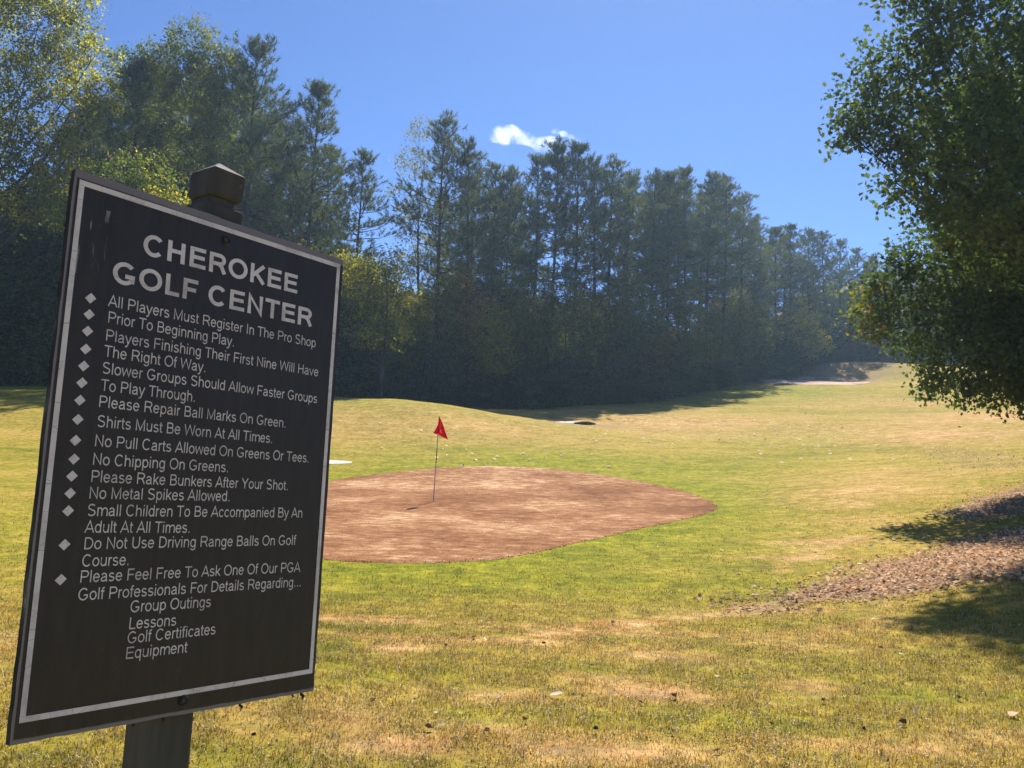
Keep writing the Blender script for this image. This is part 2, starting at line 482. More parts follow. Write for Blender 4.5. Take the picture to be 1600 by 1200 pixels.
# ------------------------------------------------------------------ putting greens and bunkers
def sheet(name, outline, mat, lift, rings=26, crown=0.0, attr=False):
    O = np.asarray(outline, float); c = O.mean(0); n = len(O)
    t = np.linspace(0, 1, rings + 1)[1:] ** .8
    P = c[None, None] + (O - c)[None] * t[:, None, None]
    XY = np.vstack([c[None], P.reshape(-1, 2)])
    edge = np.concatenate([[0.0], np.repeat(t, n)])
    z = gsurf(XY[:, 0], XY[:, 1]) + lift * np.where(edge > .985, .3, 1) + crown * (1 - edge ** 2)
    V = np.c_[XY, z]
    i = np.arange(rings - 1)[:, None] * n; j = np.arange(n)[None]; j2 = (j + 1) % n
    Q = 1 + np.stack([i + j, i + n + j, i + n + j2, i + j2], -1).reshape(-1, 4)
    T = np.stack([np.zeros(n, int), 1 + np.arange(n), 1 + (np.arange(n) + 1) % n], -1)
    area = 0.5 * np.sum(O[:, 0] * np.roll(O[:, 1], -1) - np.roll(O[:, 0], -1) * O[:, 1])
    if area < 0: Q, T = Q[:, ::-1], T[:, ::-1]
    return link(name, mesh_np(name, V, T, Q, [mat], True))

m_green, N, L = new_mat('dormant_green')
pos = N.new('ShaderNodeNewGeometry').outputs['Position']
st = mapping(N, L, pos, (1.1, 1.6, 1), (0, 0, R_(6)))
a = noise(N, L, st, 2.6, 7, .75)
b = noise(N, L, pos, .35, 4, .6)
f = mathn(N, L, 'ADD', mathn(N, L, 'MULTIPLY', a, .75), mathn(N, L, 'MULTIPLY', b, .62))
rp = ramp(N, [(.47, (.110, .046, .019)), (.61, (.205, .088, .038)), (.72, (.315, .155, .072)), (.86, (.58, .38, .22))]); L.new(f, rp.inputs[0])
fine = noise(N, L, mapping(N, L, pos, (1, 1.25, 1)), 15, 6, .82)
fr = ramp(N, [(.32, (.45, .42, .4)), (.5, (1, 1, 1)), (.7, (1.5, 1.5, 1.5))]); L.new(fine, fr.inputs[0])
finish(m_green, N, L, mixc(N, L, rp.outputs[0], fr.outputs[0], .8, 'MULTIPLY'), .95, .05, fine, .6, .04)
ragged = GREEN * 1.0
cen = ragged.mean(0); ang = np.arange(len(ragged))
ragged = cen + (ragged - cen) * (1 + (fbm(ang * .35, ang * 0 + 3, 31) - .5)[:, None] * .018)
tag(sheet('putting_green', ragged, m_green, .014), kind='structure')

m_green2, N, L = new_mat('pale_green')
pos = N.new('ShaderNodeNewGeometry').outputs['Position']
rp = ramp(N, [(.35, (.32, .20, .13)), (.55, (.50, .36, .27)), (.7, (.64, .52, .42))]); L.new(noise(N, L, mapping(N, L, pos, (.5, 1.4, 1)), 1.2, 5, .7), rp.inputs[0])
finish(m_green2, N, L, rp.outputs[0], .95, .05)
tag(sheet('far_green', resample(np.array(FARG), 70), m_green2, .02, 10), kind='structure')

m_sand, N, L = new_mat('bunker_sand')
pos = N.new('ShaderNodeNewGeometry').outputs['Position']
rp = ramp(N, [(.35, (.46, .40, .33)), (.65, (.66, .60, .52))]); L.new(noise(N, L, pos, 3, 5, .7), rp.inputs[0])
finish(m_sand, N, L, rp.outputs[0], .9, .1, noise(N, L, pos, 18, 4), .4, .03)
m_lip, N, L = new_mat('bunker_lip')
pos = N.new('ShaderNodeNewGeometry').outputs['Position']
rp = ramp(N, [(.4, (.05, .035, .02)), (.65, (.12, .085, .045))]); L.new(noise(N, L, pos, 5, 4), rp.inputs[0])
finish(m_lip, N, L, rp.outputs[0], .95, .05)

def bunker(px_list, label, lip=None):
    O = resample(np.array([ground_at(*p)[:2] for p in px_list]), 60)
    o = sheet('sand_bunker', O, m_sand, .03, 8)
    tag(o, label, 'bunker')
    if lip:
        P = np.array([ground_at(*p) for p in lip]); P = resample(P, 30, False)
        mb = MB()
        P[:, 2] = gsurf(P[:, 0], P[:, 1]) + .02
        mb.tube(P, .16 * np.sin(np.linspace(.25, 2.9, len(P))) + .03, 7)
        ob = mb.build('grass_lip', m_lip, o, True)
    return o
bunker([(470, 728), (500, 727), (530, 726), (554, 723.5), (545, 721.5), (515, 720.5), (480, 721)], 'pale sand bunker beyond the bare green, its end showing beside the sign')
bunker([(864, 657.5), (885, 658.5), (912, 659), (928, 658.6), (915, 657.2), (890, 656.4), (870, 656.6)], 'small white sand bunker with dark lip at foot of the mound', [(892, 660), (905, 661), (920, 661.5), (936, 660.5)])

# ------------------------------------------------------------------ grass blades
def blades(name, n, d0, d1, wid, hgt, seed, power=1.0, az=44, keep=None, mat=None, lean=.75):
    rng = np.random.default_rng(seed)
    u = rng.random(n)
    d = (d0 ** (2 - power) + u * (d1 ** (2 - power) - d0 ** (2 - power))) ** (1 / (2 - power))
    th = np.radians(rng.uniform(-az, az, n))
    x, y = d * np.sin(th), d * np.cos(th)
    pd = poly_dist(x, y, GREEN)
    k = pd > .06 if keep is None else keep(x, y)
    x, y, d = x[k], y[k], d[k]
    Z = zones(x, y)
    thin = rng.random(len(x)) > np.clip(Z[:, 2] * 1.05, 0, .97) * .9 + .25 * Z[:, 1] if keep is None else np.ones(len(x), bool)
    tuft = fbm(x * 5, y * 5, 41, 2)
    thin &= rng.random(len(x)) < np.clip(tuft * 2.2 - .25, .25, 1) * (np.clip((d1 - d) / (.45 * (d1 - d0)), 0, 1) if keep is None else 1)
    x, y, d, Z, tuft = x[thin], y[thin], d[thin], Z[thin], tuft[thin]
    n = len(x); z = gsurf(x, y)
    a = rng.uniform(0, 2 * math.pi, n); ln = np.abs(rng.normal(lean, .6, n)).clip(0, 1.5)
    h = hgt * (.5 + rng.random(n) * .7) * (.6 + .8 * tuft) * (1 - .45 * Z[:, 1])
    w = wid * (.7 + .6 * rng.random(n))
    b = rng.uniform(0, 2 * math.pi, n)
    sx, sy = np.cos(b) * w / 2, np.sin(b) * w / 2
    dx, dy = np.cos(a), np.sin(a)
    V = np.empty((n, 5, 3))
    m = .55; ca, sa = np.cos(ln * .6), np.sin(ln * .6); cb, sb = np.cos(np.minimum(ln * 1.5, 1.7)), np.sin(np.minimum(ln * 1.5, 1.7))
    mx_, my_, mz_ = x + dx * sa * h * m, y + dy * sa * h * m, z + ca * h * m
    V[:, 0] = np.c_[x - sx, y - sy, z - .004]; V[:, 1] = np.c_[x + sx, y + sy, z - .004]
    V[:, 2] = np.c_[mx_ + sx * .75, my_ + sy * .75, mz_]; V[:, 3] = np.c_[mx_ - sx * .75, my_ - sy * .75, mz_]
    V[:, 4] = np.c_[mx_ + dx * sb * h * .5, my_ + dy * sb * h * .5, np.maximum(mz_ + cb * h * .5, z + .004)]
    i = np.arange(n)[:, None] * 5
    Q = i + np.array([[0, 1, 2, 3]]); T = i + np.array([[3, 2, 4]])
    o = link(name, mesh_np(name, V.reshape(-1, 3), T, Q, [mat or m_blade], False, {'zone': np.repeat(Z, 5, axis=0)}))
    return tag(o, kind='stuff')
g = blades('grass', 420000, 3.2, 14.0, .0052, .040, 1, 1.2)
tag(g, 'short coarse grass with dry straw patches in the foreground', 'grass')
g = blades('grass', 170000, 8.0, 32.0, .011, .028, 2, 1.0, 40)
tag(g, 'mown grass around the near edge of the bare green', 'grass')

m_straw, N, L = new_mat('dry_straw')
rp = ramp(N, [(0, (.50, .36, .18)), (.6, (.66, .52, .30)), (1, (.80, .68, .46))]); L.new(N.new('ShaderNodeNewGeometry').outputs['Random Per Island'], rp.inputs[0])
finish(m_straw, N, L, rp.outputs[0], .7, .2)
g = blades('loose_straw', 26000, 3.2, 13.0, .0042, .075, 6, 1.3, 44, None, m_straw, 1.35)
tag(g, 'dry cut straw lying loose over the foreground grass', 'straw')
m_dead, N, L = new_mat('dead_turf')
rnd = N.new('ShaderNodeNewGeometry').outputs['Random Per Island']; pos = N.new('ShaderNodeNewGeometry').outputs['Position']
v = mathn(N, L, 'ADD', mathn(N, L, 'MULTIPLY', rnd, .55), mathn(N, L, 'MULTIPLY', noise(N, L, mapping(N, L, pos, (.9, 2.4, 1), (0, 0, R_(6))), 1.6, 4, .6), .6))
rp = ramp(N, [(.25, (.09, .040, .018)), (.5, (.22, .105, .050)), (.70, (.38, .21, .11)), (.88, (.68, .48, .30))]); L.new(v, rp.inputs[0])
finish(m_dead, N, L, rp.outputs[0], .9, .05)
g = blades('dormant_turf', 130000, 12.5, 34.0, .018, .020, 3, .8, 24, lambda x, y: poly_dist(x, y, GREEN) < -.02 + .10 * fbm(x * 4, y * 4, 14), m_dead)
tag(g, 'thin dead brown turf left on the bare green', 'grass')

# ------------------------------------------------------------------ leaves and trees: materials
def leaf_mat(name, cols, trans=.42, tint=(1.5, 1.45, .55), rough=.42, spec=.35, objvar=.25):
    m, N, L = new_mat(name)
    rnd = N.new('ShaderNodeNewGeometry').outputs['Random Per Island']
    k = len(cols)
    rp = ramp(N, [(i / max(k - 1, 1), c) for i, c in enumerate(cols)]); L.new(rnd, rp.inputs[0])
    oi = N.new('ShaderNodeObjectInfo').outputs['Random']
    pos = N.new('ShaderNodeNewGeometry').outputs['Position']
    cl = noise(N, L, pos, .55, 2, .5)
    v = mathn(N, L, 'ADD', mathn(N, L, 'MULTIPLY', oi, objvar), mathn(N, L, 'MULTIPLY', cl, .9))
    vr = ramp(N, [(.25, (.62, .66, .7)), (.55, (1, 1, 1)), (.9, (1.4, 1.28, 1.1))]); L.new(v, vr.inputs[0])
    c = mixc(N, L, rp.outputs[0], vr.outputs[0], 1.0, 'MULTIPLY')
    p = N.new('ShaderNodeBsdfPrincipled'); L.new(c, p.inputs['Base Color'])
    p.inputs['Roughness'].default_value = rough + .12; p.inputs['Specular IOR Level'].default_value = spec * .35
    t = N.new('ShaderNodeBsdfTranslucent'); L.new(mixc(N, L, c, tint, 1.0, 'MULTIPLY'), t.inputs[0])
    mx = N.new('ShaderNodeMixShader'); mx.inputs[0].default_value = trans
    L.new(p.outputs[0], mx.inputs[1]); L.new(t.outputs[0], mx.inputs[2])
    L.new(mx.outputs[0], N.new('ShaderNodeOutputMaterial').inputs[0])
    return m

M_YEL = leaf_mat('yellowing_leaves', [(.20, .23, .024), (.30, .30, .028), (.40, .36, .032), (.22, .25, .030), (.48, .39, .034)], .62)
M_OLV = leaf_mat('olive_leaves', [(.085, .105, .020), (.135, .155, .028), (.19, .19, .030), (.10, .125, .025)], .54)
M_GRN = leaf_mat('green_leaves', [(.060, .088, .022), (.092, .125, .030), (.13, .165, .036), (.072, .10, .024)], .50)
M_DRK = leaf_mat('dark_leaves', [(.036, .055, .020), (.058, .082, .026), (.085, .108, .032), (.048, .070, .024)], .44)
M_RUS = leaf_mat('russet_leaves', [(.16, .12, .028), (.25, .16, .036), (.20, .17, .032), (.30, .17, .045)], .52)
M_PIN = leaf_mat('pine_needles', [(.050, .076, .034), (.074, .104, .042), (.100, .128, .050), (.120, .124, .052)], .34, (1.3, 1.35, .7), .5, .3, .3)
M_MAP = leaf_mat('broad_leaves', [(.055, .084, .036), (.078, .110, .040), (.105, .138, .046), (.135, .155, .044), (.068, .098, .038)], .42, (1.3, 1.5, .5), .5, .3, 0)
M_MAPY = leaf_mat('turning_leaves', [(.16, .17, .02), (.23, .21, .03), (.13, .15, .02), (.18, .18, .02), (.30, .14, .04), (.20, .20, .03)], .5, (1.5, 1.4, .5), .5, .3, 0)

def bark(name, a, b, sc=6):
    m, N, L = new_mat(name)
    co = N.new('ShaderNodeTexCoord').outputs['Object']
    n = noise(N, L, mapping(N, L, co, (1, 1, .22)), sc, 6, .7)
    rp = ramp(N, [(.35, a), (.65, b)]); L.new(n, rp.inputs[0])
    return finish(m, N, L, rp.outputs[0], .9, .1, n, .7, .05)
M_BARK = bark('grey_bark', (.030, .025, .022), (.10, .085, .072))
M_PBARK = bark('pine_bark', (.035, .025, .020), (.11, .075, .058), 4)

def unit(v):
    return v / (np.linalg.norm(v, axis=-1, keepdims=True) + 1e-9)

def diamonds(P, A, B, ln, wd, fold=None):
    n = len(P); V = np.empty((n, 4, 3))
    V[:, 0] = P; V[:, 1] = P + A * (ln * .45)[:, None] + B * (wd / 2)[:, None]
    V[:, 2] = P + A * ln[:, None]; V[:, 3] = P + A * (ln * .45)[:, None] - B * (wd / 2)[:, None]
    return V.reshape(-1, 3), np.arange(n)[:, None] * 4 + np.array([[0, 1, 2, 3]])

def leaf_frames(rng, out, n):
    A = unit(out * .7 + rng.normal(0, .6, (n, 3)) + np.array([0, 0, -.35]))
    Nn = unit(rng.normal(0, .8, (n, 3)) + np.array([0, 0, .6]))
    B = unit(np.cross(Nn, A))
    return A, B

def clump_leaves(rng, clumps, dens, ls, spray=.22, inner=.45):
    """leaf positions: sprays of leaves spread through a shell of every clump"""
    Ps, Os = [], []
    for (cx, cy, cz, rx, ry, rz) in clumps:
        area = 4 * math.pi * ((rx * ry) ** 1.6 / 3 + (rx * rz) ** 1.6 / 3 + (ry * rz) ** 1.6 / 3) ** (1 / 1.6)
        n = max(int(dens * area), 30); m = max(n // 11, 4)
        d = unit(rng.normal(0, 1, (m, 3)))
        r = inner + (1 - inner) * rng.random(m) ** .55
        r *= 1 + .22 * (rng.random(m) - .5) * 2
        cen = d * r[:, None]
        k = rng.integers(0, m, n)
        o = d[k]
        p = cen[k] * np.array([rx, ry, rz]) + o * rng.uniform(-.5, 1.4, n)[:, None] * spray + rng.normal(0, spray * .65, (n, 3))
        Ps.append(p + np.array([cx, cy, cz])); Os.append(o)
    return np.vstack(Ps), np.vstack(Os)

def limbs(rng, clumps, height, r0, fork=.3, bend=.05, twigs=5, lean=(0, 0), lk=.55):
    mb = MB()
    k = 9
    t = np.linspace(0, 1, k)
    top = height * .86
    ph = rng.uniform(0, 6)
    sp = np.c_[np.sin(t * 4 + ph) * bend * height * t + lean[0] * t, np.cos(t * 3.2 + ph) * bend * height * t + lean[1] * t, t * top]
    sp[0, 2] = -.25
    rad = r0 * (1 - t * .86); rad[0] *= 1.45; rad[1] *= 1.08
    mb.tube(sp, rad, 9)
    for (cx, cy, cz, rx, ry, rz) in clumps:
        c = np.array([cx, cy, cz])
        hz = np.clip(cz - (.9 * math.hypot(cx, cy) + .1 * height) * .8, fork * height, top * .95)
        f = hz / top; a = np.array([np.interp(f, t, sp[:, i]) for i in range(3)])
        ra = np.interp(f, t, rad) * lk
        q = np.linspace(0, 1, 6)[:, None]
        mid = (a + c) / 2 + np.array([0, 0, -.12 * np.linalg.norm(c - a)]) + rng.normal(0, .1, 3) * np.linalg.norm(c - a) * .6
        P = a * (1 - q) ** 2 + 2 * mid * q * (1 - q) + c * q ** 2
        mb.tube(P, np.linspace(ra, max(ra * .3, .012), 6), 6)
        for _ in range(twigs):
            d = unit(rng.normal(0, 1, 3) + unit(c - a) * .5)
            e = c + d * np.array([rx, ry, rz]) * .92
            s = P[3] if rng.random() < .4 else c
            mb.tube(np.array([s, (s + e) / 2 + rng.normal(0, .06, 3) * rx, e]), [max(ra * .28, .012), max(ra * .18, .009), .006], 4, False)
    return mb

def crown_clumps(rng, H, base, R, n, top_round=.9, rs=(.16, .28)):
    """clumps filling an egg-shaped crown from height base to H with radius R"""
    out = []
    for i in range(n):
        f = (i + rng.random()) / n
        z = base + (H - base) * (.06 + .90 * f)
        prof = math.sin(math.pi * min(max(f * .86 + .10, 0), 1)) ** .75
        rad = R * prof * math.sqrt(rng.uniform(.12, 1)) * .85
        a = i * 2.4 + rng.uniform(-.5, .5)
        s = (H - base) * rng.uniform(*rs) * (.65 + .35 * prof)
        s = min(s, R * .62)
        out.append((rad * math.cos(a), rad * math.sin(a), min(z, H - s * .8), s, s, s * rng.uniform(.65, .95)))
    return out

def broad_tree(name, seed, H, base, R, ncl, dens, ls, mat, r0, fork=.3, lean=(0, 0), clumps=None, twigs=5, second=None, spray=.24):
    rng = np.random.default_rng(seed)
    cl = clumps if clumps is not None else crown_clumps(rng, H, base, R, ncl)
    root = empty(name, (0, 0, 0))
    limbs(rng, cl, H, r0, fork, .025, twigs, lean).build('trunk', M_BARK, root, True)
    P, O = clump_leaves(rng, cl, dens, ls, spray)
    n = len(P); A, B = leaf_frames(rng, O, n)
    ln = ls * rng.uniform(.7, 1.3, n)
    V, Q = diamonds(P, A, B, ln, ln * rng.uniform(.55, .8, n))
    mats = [mat] + ([second] if second else [])
    mi = None
    if second:
        mi = (fbm(P[:, 0] * .5, P[:, 2] * .5 + P[:, 1] * .3, seed) > .56).astype(int)
    link('crown', mesh_np('crown', V, None, Q, mats, False, None, mi), root)
    return root

def pine(name, seed, H=20.0, base=.42, R=2.9, dense=1.0, top='round'):
    rng = np.random.default_rng(seed)
    root = empty(name, (0, 0, 0))
    mb = MB()
    t = np.linspace(0, 1, 10); ph = rng.uniform(0, 6)
    sp = np.c_[np.sin(t * 3 + ph) * .22, np.cos(t * 2.3 + ph) * .22, t * H * .985]; sp[0, 2] = -.3
    sp[:, :2] -= sp[0, :2]
    rad = .21 * (1 - t * .9); rad[0] *= 1.35
    mb.tube(sp, rad, 8)
    tips, dirs = [], []
    z = base * H
    while z < H * .985:
        f = (z / H - base) / (1 - base)
        prof = (.62 + .38 * math.sin(math.pi * min(f * 1.2 + .14, 1))) * max((1 - max(0, f - .6) / .42), .10) ** .5
        nb = rng.integers(3, 6)
        a0 = rng.uniform(0, 6.28)
        for b in range(nb):
            if rng.random() > (.62 + .5 * f) * dense: continue
            a = a0 + b * 6.28 / nb + rng.uniform(-.4, .4)
            Lb = max(R * prof * rng.uniform(.5, 1.15), .6)
            rise = .02 + .8 * f ** 1.5 + rng.uniform(-.15, .25)
            s = np.array([np.interp(min(max(z + rng.uniform(-.45, .45), .3) / (H * .985), .99), t, sp[:, i]) for i in range(3)])
            d = np.array([math.cos(a), math.sin(a), rise]); d /= np.linalg.norm(d)
            e = s + d * Lb + np.array([0, 0, .10 * Lb])
            m = (s + e) / 2 + np.array([0, 0, -.08 * Lb])
            mb.tube(np.array([s, m, e]), [.045 * (1 - f * .6), .028, .010], 4, False)
            nt = max(int(Lb * 6.5), 6)
            for q in range(nt):
                g = .30 + .70 * ((q + rng.random()) / nt) ** .65
                p = s * (1 - g) ** 2 + 2 * m * g * (1 - g) + e * g * g
                off = rng.normal(0, .34, 3) * np.array([1, 1, .8]) * min(Lb, 1.8) * .75 * (1.2 - .45 * g)
                off[2] = abs(off[2]) * .8 + .03
                tips.append(p + off); dirs.append(unit(off + d * .5 + np.array([0, 0, .35])))
        z += rng.uniform(.42, .85) * (1 if f < .75 else .6)
    for _ in range(14):
        zz = rng.uniform(.16, base + .05) * H; a = rng.uniform(0, 6.28); l_ = rng.uniform(.5, 1.6)
        s = np.array([np.interp(zz / (H * .985), t, sp[:, i]) for i in range(3)])
        mb.tube(np.array([s, s + np.array([math.cos(a), math.sin(a), rng.uniform(-.2, .3)]) * l_]), [.022, .007], 4, False)
    for _ in range(8):
        tips.append(sp[-1] + rng.normal(0, .18, 3) + np.array([0, 0, .1])); dirs.append(np.array([0, 0, 1.0]))
    mb.build('trunk', M_PBARK, root, True)
    tips = np.array(tips); dirs = np.array(dirs)
    k = 22
    n = len(tips) * k
    D = np.repeat(dirs, k, 0); P = np.repeat(tips, k, 0)
    A = unit(D * .75 + rng.normal(0, .62, (n, 3)))
    P = P - D * rng.uniform(-.05, .28, n)[:, None]
    B = unit(np.cross(A, rng.normal(0, 1, (n, 3))))
    ln = rng.uniform(.20, .40, n); w = rng.uniform(.026, .050, n)
    V = np.empty((n, 3, 3)); V[:, 0] = P - B * (w / 2)[:, None]; V[:, 1] = P + B * (w / 2)[:, None]; V[:, 2] = P + A * ln[:, None]
    T = np.arange(n)[:, None] * 3 + np.array([[0, 1, 2]])
    link('crown', mesh_np('crown', V.reshape(-1, 3), T, None, [M_PIN]), root)
    return root

# ------------------------------------------------------------------ the forest
rs = np.random.default_rng(77)
def height_for(px, top_py, d):
    """base point and height of a tree whose top is seen at (px, top_py) from d metres"""
    p = at(px, top_py, d); g = gz(p[0], p[1])
    return p[0], p[1], g, p[2] - g

PROTO = {}
def plant(proto, x, y, z, H, H0, label, cat, group=None, rz=None, sx=1.0):
    """first use moves the prototype itself, later ones are copies"""
    if proto in USED:
        o = copy_tree(proto)
    else:
        o = proto; USED.append(proto)
    k = H / H0
    o.location = (x, y, z - .05); o.scale = (k * sx, k * sx, k)
    o.rotation_euler = (0, 0, rs.uniform(0, 6.28) if rz is None else rz)
    tag(o, label, cat, group)
    if group is None and 'group' in o: del o['group']
    return o
USED = []
PINES = [pine('pine_tree', 100 + i, 20.0, b, r, dn) for i, (b, r, dn) in enumerate([(.46, 3.3, 1.05), (.40, 3.6, 1.1), (.52, 3.0, 1.0), (.34, 3.7, 1.05), (.44, 3.1, 1.15), (.40, 3.4, 1.0)])]

# pines one can tell apart
for px, d, ty, v, lab in [
    (222, 64, 92, 3, 'dark bushy pine behind the sign post, in front of a taller leafy tree'),
    (412, 67, 60, 1, 'tallest open crowned pine rising above the sign panel'),
    (498, 69, 131, 4, 'slim flat topped pine at the edge of the open sky'),
    (560, 70, 236, 2, 'short thin pine beside the gap in the treeline'),
    (700, 71, 184, 0, 'tall rounded pine starting the long treeline after the gap'),
    (742, 73, 222, 5, 'pine with sloping shoulder just under the small cloud')]:
    x, y, g, H = height_for(px, ty, d)
    plant(PINES[v], x, y, g, H, 20.0, lab, 'tree')
FRONT = [(775, 77, 262), (800, 78, 262), (835, 78, 247), (868, 78, 229), (905, 80, 231), (935, 81, 250), (962, 84, 250), (992, 85, 268), (1022, 86, 265), (1050, 87, 268), (1078, 89, 266), (1105, 91, 268), (1132, 95, 280), (1160, 99, 302), (1186, 103, 335),
         (1212, 108, 355), (1238, 114, 352), (1262, 118, 356), (1290, 124, 364), (1316, 128, 374), (1340, 132, 388), (1364, 136, 402), (1392, 138, 412), (1424, 138, 416), (1460, 138, 420), (1500, 138, 425), (1545, 137, 430), (1590, 136, 430), (1640, 134, 430)]
for i, (px, d, ty) in enumerate(FRONT):
    d = float(np.interp(px, EDX, EDD)) + rs.uniform(0, 3)
    x, y, g, H = height_for(px + rs.uniform(-4, 4), ty, d)
    far = px > 1170
    plant(PINES[i % 6], x, y, g, H, 20.0, 'pine in the far row closing off the top of the fairway' if far else 'tall dark pine in the dense row along the foot of the hill', 'tree', 'pines closing off the top of the fairway' if far else 'dense row of pines along the hill', sx=rs.uniform(.95, 1.2))
# deeper rows
for i in range(62):
    px = -120 + i * 27.4 + rs.uniform(-11, 11)
    if 525 < px < 690 or 835 < px < 965 or px < 110: continue
    d = np.interp(px, EDX, EDD) + rs.uniform(6, 24)
    tx = [f[0] for f in FRONT]; tt = [f[2] for f in FRONT]
    line = np.interp(px, [-200, 100, 300, 430, 520, 565, 600, 650] + tx[1:], [60, 120, 90, 130, 200, 290, 400, 260] + tt[1:])
    x, y, g, H = height_for(px, line + rs.uniform(12, 75), d)
    plant(PINES[int(rs.integers(0, 6))], x, y, g, H, 20.0, 'pine standing deeper in the woods behind the front row', 'tree', 'pines deeper in the woods', sx=rs.uniform(.95, 1.25))

# broadleaf trees of the left edge
def px_clumps(lst, x, y, z):
    out = []
    for (px, py, d, r) in lst:
        p = at(px, py, d); R = r / FPX * d
        out.append((p[0] - x, p[1] - y, p[2] - z, R, R, R * .85))
    return out
def hero(name, lst, bx, bd, seed, dens, ls, mat, r0, label, fork=.2, second=None, twigs=6, spray=.24):
    p = at(bx, 620, bd); x, y = p[0], p[1]; z = gz(x, y)
    cl = px_clumps(lst, x, y, z)
    H = max(c[2] + c[5] for c in cl)
    o = broad_tree(name, seed, H, 0, 0, 0, dens, ls, mat, r0, fork, (0, 0), cl, twigs, second, spray)
    o.location = (x, y, z)
    return tag(o, label, 'tree')
hero('broadleaf_tree', [(20, -40, 56, 70), (95, -20, 57, 60), (60, 40, 55, 55), (110, 55, 57, 45), (140, 100, 56, 42), (90, 115, 58, 50), (155, 150, 57, 35), (40, 120, 54, 45), (110, 175, 55, 45), (-20, 90, 56, 60), (-60, 0, 57, 80), (0, 200, 54, 60), (60, 230, 55, 55), (110, 240, 56, 40), (-60, 180, 56, 70), (20, 290, 55, 50), (70, 310, 56, 42), (-60, 280, 55, 60)], -70, 57, 5, 42, .19, M_OLV, .34,
     'big yellowing broadleaf tree at the frame edge with bare dark limbs showing', .25, M_YEL, 8, .26)
hero('broadleaf_tree', [(300, 62, 64, 38), (270, 100, 63, 40), (335, 105, 64, 38), (245, 95, 65, 30), (360, 100, 65, 26), (300, 140, 63, 48), (350, 165, 64, 36), (260, 170, 64, 46), (205, 100, 65, 30), (215, 150, 66, 38), (330, 220, 63, 42), (280, 235, 64, 44), (230, 225, 65, 40), (360, 260, 64, 36)], 300, 64, 6, 60, .18, M_GRN, .28,
     'tall green broadleaf tree with a rounded top above the post cap', .25, M_OLV)
hero('broadleaf_tree', [(655, 205, 71, 22), (640, 250, 71, 26), (668, 265, 72, 26), (632, 305, 71, 26), (665, 325, 71, 28), (640, 360, 71, 26), (672, 385, 72, 26), (636, 415, 71, 26)], 650, 71, 8, 26, .16, M_OLV, .16,
     'slender thin leaved tree at the near end of the long treeline', .25)
hero('broadleaf_tree', [(230, 262, 51, 30), (195, 265, 51, 26), (255, 290, 51, 28), (160, 285, 52, 34), (215, 300, 52, 30), (140, 320, 52, 40), (250, 330, 52, 34), (180, 350, 52, 40), (100, 340, 52, 34)], 240, 52, 9, 44, .175, M_GRN, .14,
     'bright low leafy tree just above the top edge of the sign', .2, M_YEL)
hero('broadleaf_tree', [(612, 405, 61, 26), (585, 430, 61, 30), (630, 450, 62, 28), (560, 455, 61, 30), (600, 480, 61, 34), (545, 420, 62, 26), (640, 410, 63, 22), (570, 510, 61, 32), (615, 520, 61, 30)], 595, 62, 10, 40, .17, M_YEL, .13,
     'yellow green small tree filling the gap beside the sign', .2, M_OLV)
hero('broadleaf_tree', [(725, 450, 70, 20), (735, 490, 70, 22), (720, 520, 70, 20), (748, 470, 71, 18), (712, 480, 71, 16)], 728, 71, 12, 40, .15, M_RUS, .10,
     'russet and gold sapling against the dark pine trunks', .2)
hero('broadleaf_tree', [(1250, 478, 116, 13), (1240, 500, 116, 16), (1265, 500, 116, 14), (1250, 525, 116, 20), (1275, 525, 117, 14), (1232, 528, 116, 14), (1290, 540, 117, 12), (1262, 545, 116, 18)], 1252, 116.5, 13, 40, .24, M_YEL, .12,
     'pale feathery tree in front of the far pines, above the far flag', .2)

# mid-height leafy trees woven into the pine row
MID = []
for i, (H, base, R, mat, sec) in enumerate([(11.0, 3.0, 2.4, M_OLV, M_GRN), (12.0, 3.5, 2.1, M_GRN, M_OLV), (10.0, 2.5, 2.3, M_YEL, M_OLV), (11.0, 2.0, 2.0, M_RUS, M_OLV)]):
    MID.append((broad_tree('leafy_tree', 400 + i, H, base, R, 17, 30, .18, mat, .10, .15, twigs=5, second=sec, spray=.28), H))
MIDW = ['olive leafy tree woven between the pine trunks', 'green leafy tree woven between the pine trunks', 'yellowing leafy tree among the pine trunks', 'russet leafy tree among the pine trunks']
for px, ty, v in [(545, 395, 2), (578, 408, 0), (622, 440, 2), (640, 500, 0), (690, 440, 0), (722, 418, 3), (758, 470, 2), (800, 430, 1), (842, 470, 0), (885, 440, 0), (918, 455, 2), (950, 470, 0), (985, 430, 1), (1020, 470, 3), (1065, 450, 0), (1110, 480, 1), (1150, 450, 0), (1188, 470, 0), (1330, 470, 0), (1375, 450, 1), (480, 390, 1), (150, 300, 1), (60, 330, 0), (270, 300, 2)]:
    d = float(np.interp(px, EDX, EDD)) + rs.uniform(-1.5, 1.0)
    x, y, g, H = height_for(px, ty, d)
    b, H0 = MID[v]
    plant(b, x, y, g, H, H0, MIDW[v], 'tree', MIDW[v].split(' among')[0].split(' woven')[0] + 's among the pines', sx=rs.uniform(.9, 1.2))

